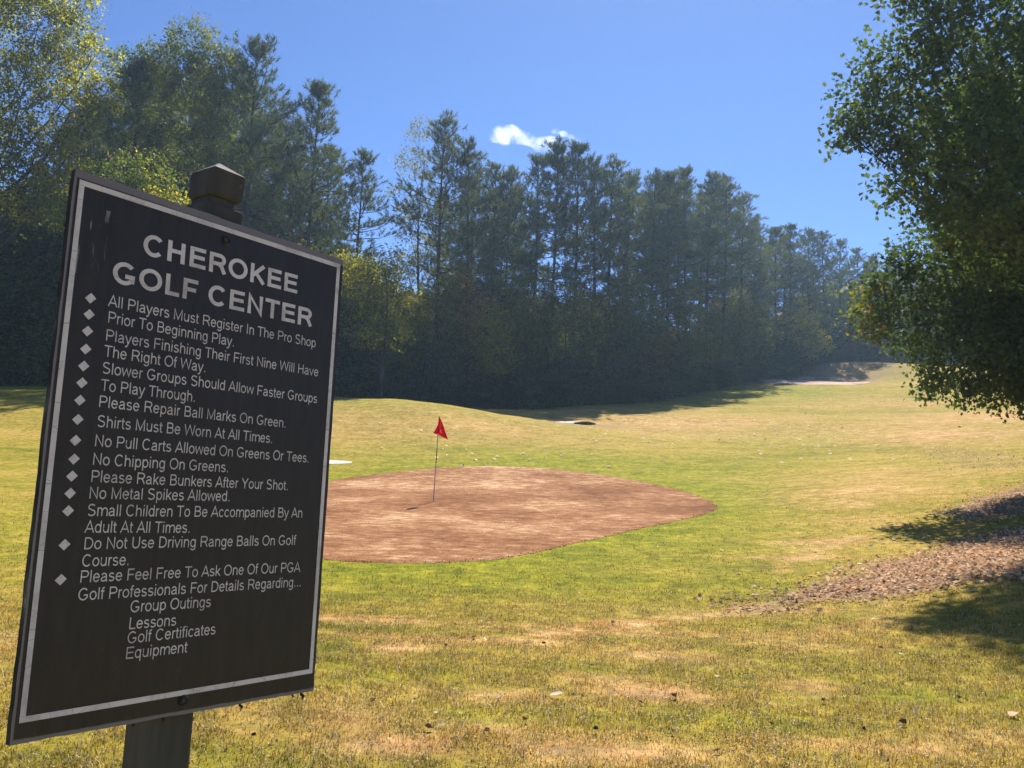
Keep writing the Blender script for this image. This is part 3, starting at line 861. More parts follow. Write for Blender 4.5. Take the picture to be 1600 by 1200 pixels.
# understorey along the forest edge
BUSH = []
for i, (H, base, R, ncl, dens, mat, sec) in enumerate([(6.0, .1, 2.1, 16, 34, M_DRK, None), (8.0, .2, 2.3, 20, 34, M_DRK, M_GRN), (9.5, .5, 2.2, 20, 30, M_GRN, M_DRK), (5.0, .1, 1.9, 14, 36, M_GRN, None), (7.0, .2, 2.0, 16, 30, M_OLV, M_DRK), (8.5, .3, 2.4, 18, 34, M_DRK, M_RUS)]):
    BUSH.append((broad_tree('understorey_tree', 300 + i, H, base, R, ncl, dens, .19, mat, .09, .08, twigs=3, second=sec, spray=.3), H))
def topline(px):
    return np.interp(px, [-300, 60, 150, 300, 420, 540, 640, 720, 800, 920, 1000, 1100, 1200, 1260, 1340, 1420, 1700], [345, 345, 345, 350, 420, 470, 500, 520, 535, 525, 540, 530, 515, 520, 500, 505, 490])
k = 0
for row, (dd, step, lo) in enumerate([(-.5, 24, 45), (2.5, 26, 10), (6, 28, -20), (12, 26, -45)]):
    px = -220.0
    while px < 1720:
        e = float(np.interp(px, EDX, EDD))
        if row > 0 and 540 < px < 660: px += step; continue
        d = e + dd + rs.uniform(-.8, 1.2)
        x, y, g, H = height_for(px, topline(px) + lo + rs.uniform(-25, 60), d)
        H = max(H, 2.0)
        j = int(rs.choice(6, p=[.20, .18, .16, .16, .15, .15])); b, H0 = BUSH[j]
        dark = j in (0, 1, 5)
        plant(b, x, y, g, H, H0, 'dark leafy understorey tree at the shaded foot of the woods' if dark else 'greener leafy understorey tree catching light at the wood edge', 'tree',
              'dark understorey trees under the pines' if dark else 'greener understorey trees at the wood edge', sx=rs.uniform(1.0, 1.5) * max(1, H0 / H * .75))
        px += step * (70 / d) ** .5 * rs.uniform(.8, 1.25)
        k += 1

# ------------------------------------------------------------------ the big tree on the right
STAR = np.array([(0, 0), (.10, .16), (.46, .10), (.34, .34), (.52, .62), (.22, .60), (0, 1.0), (-.22, .60), (-.52, .62), (-.34, .34), (-.46, .10), (-.10, .16)])
def star_leaves(P, A, B, ln, rng):
    n = len(P); k = len(STAR)
    Nn = np.cross(A, B); cup = rng.uniform(-.25, .25, n)
    V = P[:, None] + A[:, None] * (STAR[None, :, 1:2] * ln[:, None, None]) + B[:, None] * (STAR[None, :, 0:1] * ln[:, None, None]) + Nn[:, None] * ((np.abs(STAR[:, 0]) ** 1.5)[None, :, None] * (cup * ln)[:, None, None])
    c = (P + A * (ln * .38)[:, None])[:, None]
    V = np.concatenate([V, c], 1)
    t = np.array([(k, i, (i + 1) % k) for i in range(k)])
    return V.reshape(-1, 3), (np.arange(n)[:, None, None] * (k + 1) + t[None]).reshape(-1, 3)
def big_tree():
    L_ = [(1455, 40, 22, 72), (1400, 110, 21.5, 66), (1372, 190, 21.5, 62), (1345, 165, 22, 40), (1335, 215, 21, 30), (1445, 215, 20.5, 85), (1550, 100, 21, 130), (1540, 262, 20.5, 105), (1500, 330, 21, 55), (1600, 300, 22, 115),
          (1425, 402, 21, 42), (1395, 455, 21, 50), (1366, 485, 21.5, 32), (1358, 512, 21.2, 20), (1480, 430, 20.5, 75), (1560, 450, 22, 105), (1435, 510, 21, 62), (1500, 560, 20.5, 68), (1560, 580, 21.5, 55), (1600, 520, 22, 100), (1640, 590, 22, 60), (1570, 615, 21.5, 32), (1620, 612, 21, 40), (1455, 590, 21, 34), (1520, 610, 21, 28), (1400, 285, 21.5, 36), (1450, 315, 21.5, 36),
          (1650, 100, 23, 145), (1710, 300, 24, 160), (1720, 480, 23, 140), (1500, -80, 22, 115), (1650, -130, 23, 160), (1430, -50, 22, 70), (1800, 50, 24, 170), (1830, 300, 25, 170), (1850, 480, 24, 140), (1780, -200, 24, 160), (1600, 200, 25, 120), (1520, 200, 24, 110), (1560, 360, 24.5, 90), (1680, 400, 26, 120)]
    L_ += [(1490, 348, 19.6, 40), (1530, 352, 19.4, 46), (1575, 348, 19.4, 50), (1620, 352, 19.6, 56), (1462, 372, 20, 30), (1545, 400, 19.6, 50), (1590, 560, 20.5, 50), (1560, 520, 20.5, 60), (1610, 590, 20.8, 46), (1530, 480, 20.4, 60), (1595, 430, 20.6, 70), (1640, 500, 20.8, 70)]
    L_ = [(a, b, c * (.79 if b < 345 else 1.0), r) for (a, b, c, r) in L_]
    p = at(1735, 740, 20.5); x, y = p[0], p[1]; z = gz(x, y)
    cl = [(a, b, c, r1, r2 * .8, r3) for (a, b, c, r1, r2, r3) in px_clumps(L_, x, y, z)]
    rng = np.random.default_rng(55)
    root = empty('broadleaf_tree', (x, y, z))
    H = max(c[2] + c[5] for c in cl)
    limbs(rng, cl, H, .30, .34, .02, 9, (0, 0), .20).build('trunk', M_BARK, root, True)
    P, O = clump_leaves(rng, cl, 165, .15, .17, .20)
    n = len(P); A, B = leaf_frames(rng, O, n)
    ln = rng.uniform(.065, .125, n)
    V, T = star_leaves(P, A, B, ln, rng)
    px = P[:, 0] + x
    turn = (fbm(P[:, 0] * .9, P[:, 2] * .9, 4) > .90) | ((P[:, 0] < -5.0) & (P[:, 2] < 4.6) & (rng.random(n) < .30))
    mi = np.repeat(turn.astype(int), len(STAR))
    link('crown', mesh_np('crown', V, T, None, [M_MAP, M_MAPY], False, None, mi), root)
    return tag(root, 'large dark broadleaf tree leaning in over the slope, nearest of all the trees', 'tree')
big = big_tree()

# ------------------------------------------------------------------ flags
def plain(name, col, rough=.5, spec=.4):
    m, N, L = new_mat(name)
    return finish(m, N, L, col, rough, spec)
m_flag, N, L = new_mat('red_cloth')
co = N.new('ShaderNodeTexCoord').outputs['Object']
rp = ramp(N, [(.35, (.70, .006, .018)), (.65, (.88, .020, .040))]); L.new(noise(N, L, co, 8, 3), rp.inputs[0])
d = N.new('ShaderNodeBsdfDiffuse'); L.new(rp.outputs[0], d.inputs[0])
t = N.new('ShaderNodeBsdfTranslucent'); L.new(rp.outputs[0], t.inputs[0])
mx = N.new('ShaderNodeMixShader'); mx.inputs[0].default_value = .45; L.new(d.outputs[0], mx.inputs[1]); L.new(t.outputs[0], mx.inputs[2])
L.new(mx.outputs[0], N.new('ShaderNodeOutputMaterial').inputs[0])
m_mark = plain('pale_print', (.75, .55, .55), .7)
m_poled = plain('dark_pole', (.035, .028, .022), .4)
m_polel = plain('light_pole', (.42, .36, .30), .4)
m_hole = plain('cup_shadow', (.02, .018, .016), .8)

def flagstick(loc, label, group, H=2.15, lean=(.06, 0), rz=0.0):
    root = empty('golf_flag', loc, rz)
    def P(h): return np.array([lean[0] * h / H, lean[1] * h / H, h])
    cuts = [0, .22, .45, .62, .80, .88, 1.0]
    pl = MB(); pd = MB()
    for i in range(6):
        (pl if i in (0, 1, 3) else pd).tube(np.array([P(cuts[i] * H), P(cuts[i + 1] * H)]), .0125 if i else .014, 8)
    pole = pl.build('pole', m_polel, root)
    pd.build('stripe', m_poled, pole)
    # limp triangular cloth, gathered at the top and falling in folds
    nu, nv = 30, 20
    V = []
    for j in range(nv + 1):
        v = j / nv
        for i in range(nu + 1):
            u = i / nu * 2 - .62                     # -0.62 .. 1.38, the pole at 0
            spread = v ** .85
            xx = (u * .185 if u > 0 else u * .21 * max(0, (v - .3) / .7) ** .8) * spread + .006
            drop = v * (.46 + (.085 * max(u, 0) + .06 * min(u, 0)))
            yy = (.055 * math.sin(u * 5.2 + .6) + .02 * math.sin(u * 11 + v * 3)) * (spread * .9 + .05) - .016
            q = P(H - .005 - drop)
            V.append((q[0] + xx, q[1] + yy, q[2]))
    Q = [(j * (nu + 1) + i, j * (nu + 1) + i + 1, (j + 1) * (nu + 1) + i + 1, (j + 1) * (nu + 1) + i) for j in range(nv) for i in range(nu)]
    fl = link('flag', mesh_np('flag', np.array(V), None, Q, [m_flag], True), root)
    so_ = fl.modifiers.new('thick', 'SOLIDIFY'); so_.thickness = .003
    mb = MB()                                        # faint printed ring low on the cloth
    th = np.linspace(0, 5.6, 16)
    q = P(H - .37)
    mb.tube(np.c_[q[0] + .085 + .030 * np.cos(th), np.full(16, q[1] - .062), q[2] + .030 * np.sin(th)], .005, 5)
    mb.build('emblem', m_mark, fl)
    c = MB(); th = np.linspace(0, 2 * math.pi, 21)
    c.tube(np.c_[.054 * np.cos(th), .054 * np.sin(th), np.full(21, .012)], .006, 5, False)
    c.build('cup_rim', m_polel, root)
    return tag(root, label, 'flag', group)
p = ground_at(677, 784)
print('pin', p)
flagstick((p[0], p[1], gz(p[0], p[1]) + .01), 'red limp flag on a thin striped pole standing in the bare brown green', 'golf flags')
p = ground_at(1264, 594)
print('far pin', p)
flagstick((p[0], p[1], gz(p[0], p[1]) + .01), 'tiny far red flag against the dark slope at the top of the fairway', 'golf flags', 2.0, (.05, 0), .5)

# ------------------------------------------------------------------ the rules sign
SX, SY, SN = np.array([0.57629, 0.13888, 0.80536]), np.array([0.04075, -0.98911, 0.14141]), np.array([0.81623, -0.04868, -0.57567])
ST = np.array([-0.75987, 0.54663, 1.36008])
def cam2w(v): return v[0] * CR - v[1] * CU + v[2] * fw
sx_, sy_, sn_ = cam2w(SX), cam2w(SY), cam2w(SN)
sp0 = CAM + cam2w(ST)                               # lower near corner of the panel face
W_, H_ = .610, .914
base_uv = None
for k in range(400):                                # where the post meets the ground
    v = -.6 - k * .004
    q = sp0 + sx_ * .275 + sy_ * v - sn_ * .06
    if q[2] < gz(q[0], q[1]): base_uv = v; break
VB = base_uv
root = link('rules_sign', None)
o0 = sp0 + sx_ * .275 + sy_ * VB - sn_ * .06
root.matrix_world = Matrix(((sx_[0], sy_[0], sn_[0], o0[0]), (sx_[1], sy_[1], sn_[1], o0[1]), (sx_[2], sy_[2], sn_[2], o0[2]), (0, 0, 0, 1)))
root.empty_display_size = .2
tag(root, 'weathered black rules board with white lettering on a square wooden post', 'sign')
OFF = np.array([.275, VB, -.06])
def S(u, v, w=0.0):                                 # panel coordinates to the sign's own
    return np.array([u, v, w]) - OFF

m_panel, N, L = new_mat('sign_panel')
co = N.new('ShaderNodeTexCoord').outputs['Object']
sepx = N.new('ShaderNodeSeparateXYZ'); L.new(mapping(N, L, co, loc=tuple(OFF)), sepx.inputs[0])
u_, v_ = sepx.outputs[0], sepx.outputs[1]
n1 = noise(N, L, mapping(N, L, co, (6, 1.2, 6)), 8, 6, .7)
n2 = noise(N, L, co, 55, 5, .75)
c0 = ramp(N, [(.35, (.028, .0210, .0175)), (.7, (.042, .0330, .028))]); L.new(n1, c0.inputs[0])
# worn paper-pale top edge and rubbed rim
top = mathn(N, L, 'MULTIPLY_ADD', v_, 70.0); top.node.inputs[2].default_value = -70 * .896
rim = mathn(N, L, 'MULTIPLY_ADD', v_, -160.0); rim.node.inputs[2].default_value = 160 * .010
lef = mathn(N, L, 'MULTIPLY_ADD', u_, -220.0); lef.node.inputs[2].default_value = 220 * .006
edge = mathn(N, L, 'MAXIMUM', mathn(N, L, 'MAXIMUM', top, mathn(N, L, 'MULTIPLY', rim, .5)), mathn(N, L, 'MULTIPLY', lef, .7))
wear = mathn(N, L, 'MULTIPLY', edge, mathn(N, L, 'MULTIPLY_ADD', noise(N, L, mapping(N, L, co, (1, 2.5, 1)), 26, 6, .8), 2.6), True)
wear.node.inputs[0].is_linked
wr = ramp(N, [(.38, (0, 0, 0)), (.75, (1, 1, 1))]); L.new(wear, wr.inputs[0])
c1 = mixc(N, L, c0.outputs[0], (.25, .215, .215), mathn(N, L, 'MULTIPLY', wr.outputs[0], .8))
# pale drips in the upper near corner
dm = noise(N, L, mapping(N, L, co, (1, .16, 1)), 95, 2, .5)
du = mathn(N, L, 'COMPARE', u_, .045); du.node.inputs[2].default_value = .030
dv = mathn(N, L, 'COMPARE', v_, .80); dv.node.inputs[2].default_value = .060
dr = ramp(N, [(.60, (0, 0, 0)), (.68, (1, 1, 1))]); L.new(dm, dr.inputs[0])
drip = mathn(N, L, 'MULTIPLY', mathn(N, L, 'MULTIPLY', du, dv), dr.outputs[0])
c2 = mixc(N, L, c1, (.30, .28, .25), mathn(N, L, 'MULTIPLY', drip, .8))
sc = ramp(N, [(.64, (0, 0, 0)), (.76, (1, 1, 1))]); L.new(n2, sc.inputs[0])
c3 = mixc(N, L, c2, (.10, .095, .095), mathn(N, L, 'MULTIPLY', sc.outputs[0], .5))
finish(m_panel, N, L, c3, ramp_r := .48, .35, n1, .12, .01)

m_edge, N, L = new_mat('sign_edge')
co = N.new('ShaderNodeTexCoord').outputs['Object']
e1 = noise(N, L, mapping(N, L, co, (1, .35, 1)), 22, 6, .75)
er = ramp(N, [(.40, (.016, .015, .015)), (.56, (.045, .044, .044)), (.64, (.14, .16, .135)), (.72, (.24, .27, .23))]); L.new(e1, er.inputs[0])
finish(m_edge, N, L, er.outputs[0], .85, .2, e1, .6, .01)

m_letter, N, L = new_mat('white_vinyl')
co = N.new('ShaderNodeTexCoord').outputs['Object']
lr = ramp(N, [(.30, (.52, .44, .42)), (.5, (.74, .66, .63)), (.7, (.80, .72, .69))]); L.new(noise(N, L, co, 14, 5, .7), lr.inputs[0])
cr_ = N.new('ShaderNodeTexVoronoi'); cr_.feature = 'DISTANCE_TO_EDGE'; cr_.inputs['Scale'].default_value = 11
L.new(mapping(N, L, co, (1, 1, 1), (0, 0, .4)), cr_.inputs['Vector'])
ck = ramp(N, [(.0, (1, 1, 1)), (.007, (0, 0, 0))]); L.new(cr_.outputs['Distance'], ck.inputs[0])
gr = ramp(N, [(.60, (0, 0, 0)), (.72, (1, 1, 1))]); L.new(noise(N, L, mapping(N, L, co, (1, .5, 1)), 48, 6, .8), gr.inputs[0])
wornc = mixc(N, L, lr.outputs[0], (.20, .17, .16), mathn(N, L, 'MULTIPLY', gr.outputs[0], .65))
finish(m_letter, N, L, mixc(N, L, wornc, (.16, .14, .14), mathn(N, L, 'MULTIPLY', ck.outputs[0], .5)), .55, .3)

m_post, N, L = new_mat('painted_post')
co = N.new('ShaderNodeTexCoord').outputs['Object']
g1 = noise(N, L, mapping(N, L, co, (1, .10, 1)), 26, 6, .7)
pr = ramp(N, [(.30, (.046, .043, .036)), (.6, (.085, .078, .064)), (.8, (.15, .135, .11))]); L.new(g1, pr.inputs[0])
g2 = noise(N, L, co, 11, 5, .7)
y2 = ramp(N, [(.60, (0, 0, 0)), (.70, (1, 1, 1))]); L.new(g2, y2.inputs[0])
sy = N.new('ShaderNodeSeparateXYZ'); L.new(mapping(N, L, co, loc=tuple(OFF)), sy.inputs[0])
up = ramp(N, [(.0, (0, 0, 0)), (1.0, (1, 1, 1))]); vv = mathn(N, L, 'MULTIPLY_ADD', sy.outputs[1], 12.0); vv.node.inputs[2].default_value = -11.0
L.new(vv, up.inputs[0])
pc = mixc(N, L, pr.outputs[0], (.18, .13, .055), mathn(N, L, 'MULTIPLY', y2.outputs[0], up.outputs[0]))
finish(m_post, N, L, pc, .75, .25, g1, .5, .01)
m_postt, N, L = new_mat('bleached_top')
co = N.new('ShaderNodeTexCoord').outputs['Object']
tr = ramp(N, [(.35, (.10, .085, .080)), (.65, (.26, .23, .22))]); L.new(noise(N, L, co, 30, 5, .8), tr.inputs[0])
finish(m_postt, N, L, tr.outputs[0], .9, .1)
m_bolt = plain('rusted_bolt', (.045, .034, .030), .7)
m_mud = plain('mud_cocoon', (.020, .016, .014), .9)

def slab(name, lo, hi, mat, parent, bevel=.0015, edge=None):
    mb = MB(); mb.box(lo, hi); me = mb.mesh(name, [mat] + ([edge] if edge else []))
    o = link(name, me, parent)
    if edge:
        for p_ in me.polygons:
            if abs(p_.normal.z) < .5 or p_.normal.z < -.5: p_.material_index = 1
    if bevel:
        b = o.modifiers.new('bevel', 'BEVEL'); b.width = bevel; b.segments = 2; b.limit_method = 'ANGLE'
    return o

# panel, a plywood sheet with a slightly wavy rim
nu, nv = 40, 60
rg = np.random.default_rng(3)
def wob(k): return (fbm(np.arange(k) * .45, np.zeros(k) + 2, 60 + k) - .5)
wl, wr2, wt, wb = wob(nv + 1) * .0035, wob(nv + 1) * .003, wob(nu + 1) * .004, wob(nu + 1) * .003
V = []
for layer, w in ((0, 0.0), (1, -.0125)):
    for j in range(nv + 1):
        for i in range(nu + 1):
            fu, fv = i / nu, j / nv
            u = (0 + wl[j]) * (1 - fu) + (W_ + wr2[j]) * fu; v = (0 + wb[i]) * (1 - fv) + (H_ + wt[i]) * fv
            V.append(S(u, v, w))
V = np.array(V); n1_ = (nu + 1) * (nv + 1)
def idx(l, i, j): return l * n1_ + j * (nu + 1) + i
Q, MI = [], []
for j in range(nv):
    for i in range(nu):
        Q.append((idx(0, i, j), idx(0, i + 1, j), idx(0, i + 1, j + 1), idx(0, i, j + 1))); MI.append(0)
        Q.append((idx(1, i, j), idx(1, i, j + 1), idx(1, i + 1, j + 1), idx(1, i + 1, j))); MI.append(1)
for i in range(nu):
    Q.append((idx(0, i, 0), idx(1, i, 0), idx(1, i + 1, 0), idx(0, i + 1, 0))); MI.append(1)
    Q.append((idx(0, i, nv), idx(0, i + 1, nv), idx(1, i + 1, nv), idx(1, i, nv))); MI.append(1)
for j in range(nv):
    Q.append((idx(0, 0, j), idx(0, 0, j + 1), idx(1, 0, j + 1), idx(1, 0, j))); MI.append(1)
    Q.append((idx(0, nu, j), idx(1, nu, j), idx(1, nu, j + 1), idx(0, nu, j + 1))); MI.append(1)
link('panel', mesh_np('panel', V, None, Q, [m_panel, m_edge], False, None, MI), root)

# border line, applied in strips with small gaps
def strips(name, mat, parent, corners, wd, gaps):
    mb = MB(); n = 4
    C = [np.array(c) for c in corners]; cen = sum(C) / 4
    for k in range(4):
        a, b = C[k], C[(k + 1) % 4]
        t = unit(b - a); nrm = np.array([-t[1], t[0]])
        if nrm @ (cen - a) < 0: nrm = -nrm
        Ls = np.linalg.norm(b - a)
        s0 = wd + .0004 if k in (1, 3) else 0.0; s1 = Ls - s0
        cut = [s0] + [g * Ls for g in gaps[k]] + [s1]
        for q0, q1 in zip(cut[:-1], cut[1:]):
            e0 = a + t * (q0 + (0.0003 if q0 > s0 else 0)); e1 = a + t * (q1 - (0.0003 if q1 < s1 else 0))
            p_ = [e0, e1, e1 + nrm * wd, e0 + nrm * wd]
            Vq = np.array([S(*z, .0004) for z in p_] + [S(*z, .0011) for z in p_])
            f = [(4, 5, 6, 7), (0, 1, 5, 4), (1, 2, 6, 5), (2, 3, 7, 6), (3, 0, 4, 7)]
            area = np.cross(p_[1] - p_[0], p_[2] - p_[0])
            if area < 0: f = [x[::-1] for x in f]
            mb.add(Vq, None, f)
    return mb.build(name, mat, parent)
strips('border', m_letter, root, [(.0085, .8975), (.6005, .9020), (.6020, .0360), (.0100, .0305)], .0090, [(.31, .68), (.18, .42, .66), (.21, .48, .62, .86), (.16, .30, .42, .57, .72, .86)])

# lettering: a plain grotesque drawn as strokes (1000 units to the em)
def arc(cx, cy, rx, ry, a0, a1, n=14):
    t = np.radians(np.linspace(a0, a1, n)); return [(cx + rx * math.cos(q), cy + ry * math.sin(q)) for q in t]
def glyphs(h):
    """strokes of every character for half stroke width h; returns {char: (advance, [polyline, ...])}"""
    C, X = 716, 519
    T, B, XT = C - h, h, X - h
    M = C / 2
    def cap_o(w, l=45):
        return arc(w / 2, M, w / 2 - l - h + 8, M - h + 10, 90, 450, 34)
    def bowl(cx, rx, y0=-12, y1=X + 12):
        return arc(cx, (y0 + y1) / 2, rx, (y1 - y0) / 2 - h, 90, 450, 28)
    G = {}
    G[' '] = (278, [])
    G['A'] = (667, [[(h * .75, 0), (333, C - h * .4), (667 - h * .75, 0)], [(150, 262 - h), (517, 262 - h)]])
    G['B'] = (667, [[(75 + h, 0), (75 + h, C)], [(75 + h, T), (380, T)] + arc(380, (T + 375) / 2, 190 - h, (T - 375) / 2, 90, -90) + [(75 + h, 375)], [(380, 375)] + arc(400, (375 + B) / 2, 215 - h, (375 - B) / 2, 90, -90) + [(75 + h, B)]])
    G['C'] = (722, [arc(372, M, 325 - h, M - h + 11, 42, 318, 30)])
    G['D'] = (722, [[(80 + h, 0), (80 + h, C)], [(80 + h, T), (320, T)] + arc(320, M, 350 - h, T - M, 90, -90, 22) + [(80 + h, B)]])
    G['E'] = (667, [[(80 + h, 0), (80 + h, C)], [(80 + h, T), (610, T)], [(80 + h, 372), (580, 372)], [(80 + h, B), (622, B)]])
    G['F'] = (611, [[(80 + h, 0), (80 + h, C)], [(80 + h, T), (565, T)], [(80 + h, 350), (510, 350)]])
    G['G'] = (778, [arc(385, M, 340 - h, M - h + 11, 42, 318, 30) + [(385 + (340 - h) * .86, 150), (690 - h, 170), (690 - h, 345 - h)], [(405, 345 - h), (690, 345 - h)]])
    G['H'] = (722, [[(80 + h, 0), (80 + h, C)], [(642 - h, 0), (642 - h, C)], [(80 + h, 378), (642 - h, 378)]])
    G['I'] = (278, [[(139, 0), (139, C)]])
    G['K'] = (667, [[(75 + h, 0), (75 + h, C)], [(75 + h, 245), (610 - h * .5, C - h * .3)], [(265, 405), (630 - h * .6, h * .2)]])
    G['L'] = (556, [[(75 + h, 0), (75 + h, C)], [(75 + h, B), (525, B)]])
    G['M'] = (833, [[(72 + h, 0), (72 + h, C - h * .6), (416, h * 1.2), (761 - h, C - h * .6), (761 - h, 0)]])
    G['N'] = (722, [[(76 + h, 0), (76 + h, C - h * .8), (646 - h, h * .8), (646 - h, C)]])
    G['O'] = (778, [cap_o(778)])
    G['P'] = (667, [[(77 + h, 0), (77 + h, C)], [(77 + h, T), (390, T)] + arc(390, (T + 325) / 2, 235 - h, (T - 325) / 2, 90, -90) + [(77 + h, 325)]])
    G['R'] = (722, [[(79 + h, 0), (79 + h, C)], [(79 + h, T), (430, T)] + arc(430, (T + 345) / 2, 225 - h, (T - 345) / 2, 90, -90) + [(79 + h, 345)], [(390, 345), (500, 270), (675 - h * .7, h * .3)]])
    G['S'] = (667, [arc(333, (T + 375) / 2 + 4, 255 - h, (T - 375) / 2 + 8, 28, 215, 18) + [(333, 372)] + arc(335, (375 + B) / 2 - 4, 275 - h, (375 - B) / 2 + 8, 40, -152, 18)])
    G['T'] = (611, [[(20, T), (591, T)], [(305, 0), (305, T)]])
    G['U'] = (722, [[(79 + h, C), (79 + h, 270)] + arc(361, 270, 282 - h, 280 - h, 180, 360, 20) + [(643 - h, C)]])
    G['W'] = (944, [[(15 + h, C), (212, h), (472, C - h), (732, h), (929 - h, C)]])
    G['Y'] = (667, [[(10 + h, C), (333, 310), (657 - h, C)], [(333, 0), (333, 310)]])
    G['a'] = (556, [arc(262, XT - 140, 200 - h, 150, 160, 0, 12) + [(470 - h, 100), (485, 0)], [(468 - h, 300), (250, 275)] + arc(215, 145, 175 - h, 150 - h, 100, 285, 12) + [(350, 60), (468 - h, 150)]])
    G['b'] = (556, [[(65 + h, 0), (65 + h, C)], bowl(290, 225 - h)])
    G['c'] = (500, [arc(270, X / 2, 230 - h, X / 2 - h + 12, 40, 320, 22)])
    G['d'] = (556, [[(491 - h, 0), (491 - h, C)], bowl(264, 225 - h)])
    G['e'] = (556, [[(60, 285 - h * .3), (505 - h, 285 - h * .3)] + arc(278, X / 2, 238 - h, X / 2 - h + 12, 12, 328, 26)])
    G['f'] = (278, [[(130, 0), (130, 600)] + arc(215, 600, 85, 128 - h, 180, 85, 8) + [(275, 722 - h)], [(15, XT), (255, XT)]])
    G['g'] = (556, [bowl(264, 225 - h), [(487 - h, X), (487 - h, -40)] + arc(270, -40, 217 - h, 175 - h, 0, -155, 14)])
    G['h'] = (556, [[(66 + h, 0), (66 + h, C)], [(66 + h, 300)] + arc(280, 315, 214 - h, 215 - h, 160, 0, 14) + [(494 - h, 0)]])
    G['i'] = (222, [[(111, 0), (111, X)], [(111, 716 - 2.1 * h), (111, 716)]])
    G['k'] = (500, [[(67 + h, 0), (67 + h, C)], [(67 + h, 180), (440, X - h * .2)], [(205, 300), (470 - h * .3, 0)]])
    G['l'] = (222, [[(111, 0), (111, C)]])
    G['m'] = (833, [[(66 + h, 0), (66 + h, X)], [(66 + h, 320)] + arc(250, 340, 184 - h, 190 - h, 160, 0, 12) + [(434 - h, 0)], [(434 - h, 320)] + arc(600, 340, 166, 190 - h, 160, 0, 12) + [(766, 0)]])
    G['n'] = (556, [[(66 + h, 0), (66 + h, X)], [(66 + h, 300)] + arc(280, 315, 214 - h, 215 - h, 160, 0, 14) + [(494 - h, 0)]])
    G['o'] = (556, [bowl(277, 244 - h)])
    G['p'] = (556, [[(66 + h, -199), (66 + h, X)], bowl(291, 225 - h)])
    G['q'] = (556, [[(490 - h, -199), (490 - h, X)], bowl(264, 225 - h)])
    G['r'] = (333, [[(65 + h, 0), (65 + h, X)], [(65 + h, 290)] + arc(250, 320, 185 - h, 200 - h, 165, 68, 8)])
    G['s'] = (500, [arc(245, (XT + 272) / 2, 192 - h, (XT - 272) / 2 + 8, 25, 222, 14) + [(245, 265)] + arc(250, (270 + B) / 2 - 4, 212 - h, (270 - B) / 2 + 6, 42, -155, 14)])
    G['t'] = (278, [[(120, 660), (120, 130)] + arc(200, 130, 80, 135 - h, 180, 275, 8) + [(262, h - 5)], [(15, XT), (258, XT)]])
    G['u'] = (556, [[(64 + h, X), (64 + h, 200)] + arc(270, 205, 206 - h, 217 - h, 180, 340, 12) + [(490 - h, 220)], [(490 - h, 0), (490 - h, X)]])
    G['v'] = (500, [[(h, X), (250, h * .6), (500 - h, X)]])
    G['w'] = (722, [[(h, X), (170, h * .8), (361, X - h * .8), (552, h * .8), (722 - h, X)]])
    G['y'] = (500, [[(h, X), (255, 20)], [(500 - h, X), (255, 20), (190, -130), (120, -180), (40, -165)]])
    G['.'] = (278, [[(139, 0), (139, 2 * h + 8)]])
    return G

def ribbon(mb, P, h, place, z):
    """a flat stroke of half width h with mitred corners, as a thin raised strip"""
    P = np.asarray(P, float)
    keep = np.r_[True, np.linalg.norm(np.diff(P, axis=0), axis=1) > 1e-6]; P = P[keep]
    d = unit(np.diff(P, axis=0)); nn = np.stack([-d[:, 1], d[:, 0]], -1)
    closed = np.linalg.norm(P[0] - P[-1]) < 1e-3
    L_, R2 = [], []
    for i in range(len(P)):
        if i == 0: a, b = (nn[-1], nn[0]) if closed else (nn[0], nn[0])
        elif i == len(P) - 1: a, b = (nn[-1], nn[0]) if closed else (nn[-1], nn[-1])
        else: a, b = nn[i - 1], nn[i]
        m = unit(a + b); k = min(1 / max(m @ b, .38), 2.0)
        L_.append(P[i] + m * h * k); R2.append(P[i] - m * h * k)
    n = len(P)
    V = np.array([place(*q, z) for q in L_] + [place(*q, z) for q in R2])
    i = np.arange(n - 1)
    mb.add(V, None, np.stack([i + n, i + n + 1, i + 1, i], -1))

def text_line(name, txt, u0_, v0_, u1_, v1_, caph, h, parent, mat, words=False):
    G = glyphs(h); adv = [G[c][0] for c in txt]
    xs = np.r_[0, np.cumsum(adv)]
    tot = xs[-1] - 60
    Lw = math.hypot(u1_ - u0_, v1_ - v0_); t = np.array([(u1_ - u0_) / Lw, (v1_ - v0_) / Lw]); nv_ = np.array([-t[1], t[0]])
    kx, ky = Lw / tot, caph / 716.0
    mb = MB()
    for c, x_ in zip(txt, xs):
        if c == ' ' and words:
            mb.build(name, mat, parent); mb = MB()
        for q, st in enumerate(G[c][1]):
            def place(a, b, z):
                p_ = np.array([u0_, v0_]) + t * ((x_ + a - 25) * kx) + nv_ * (b * ky)
                return S(p_[0], p_[1], z)
            ribbon(mb, st, h, place, .0008 + .00012 * q)
    return mb.build(name, mat, parent)

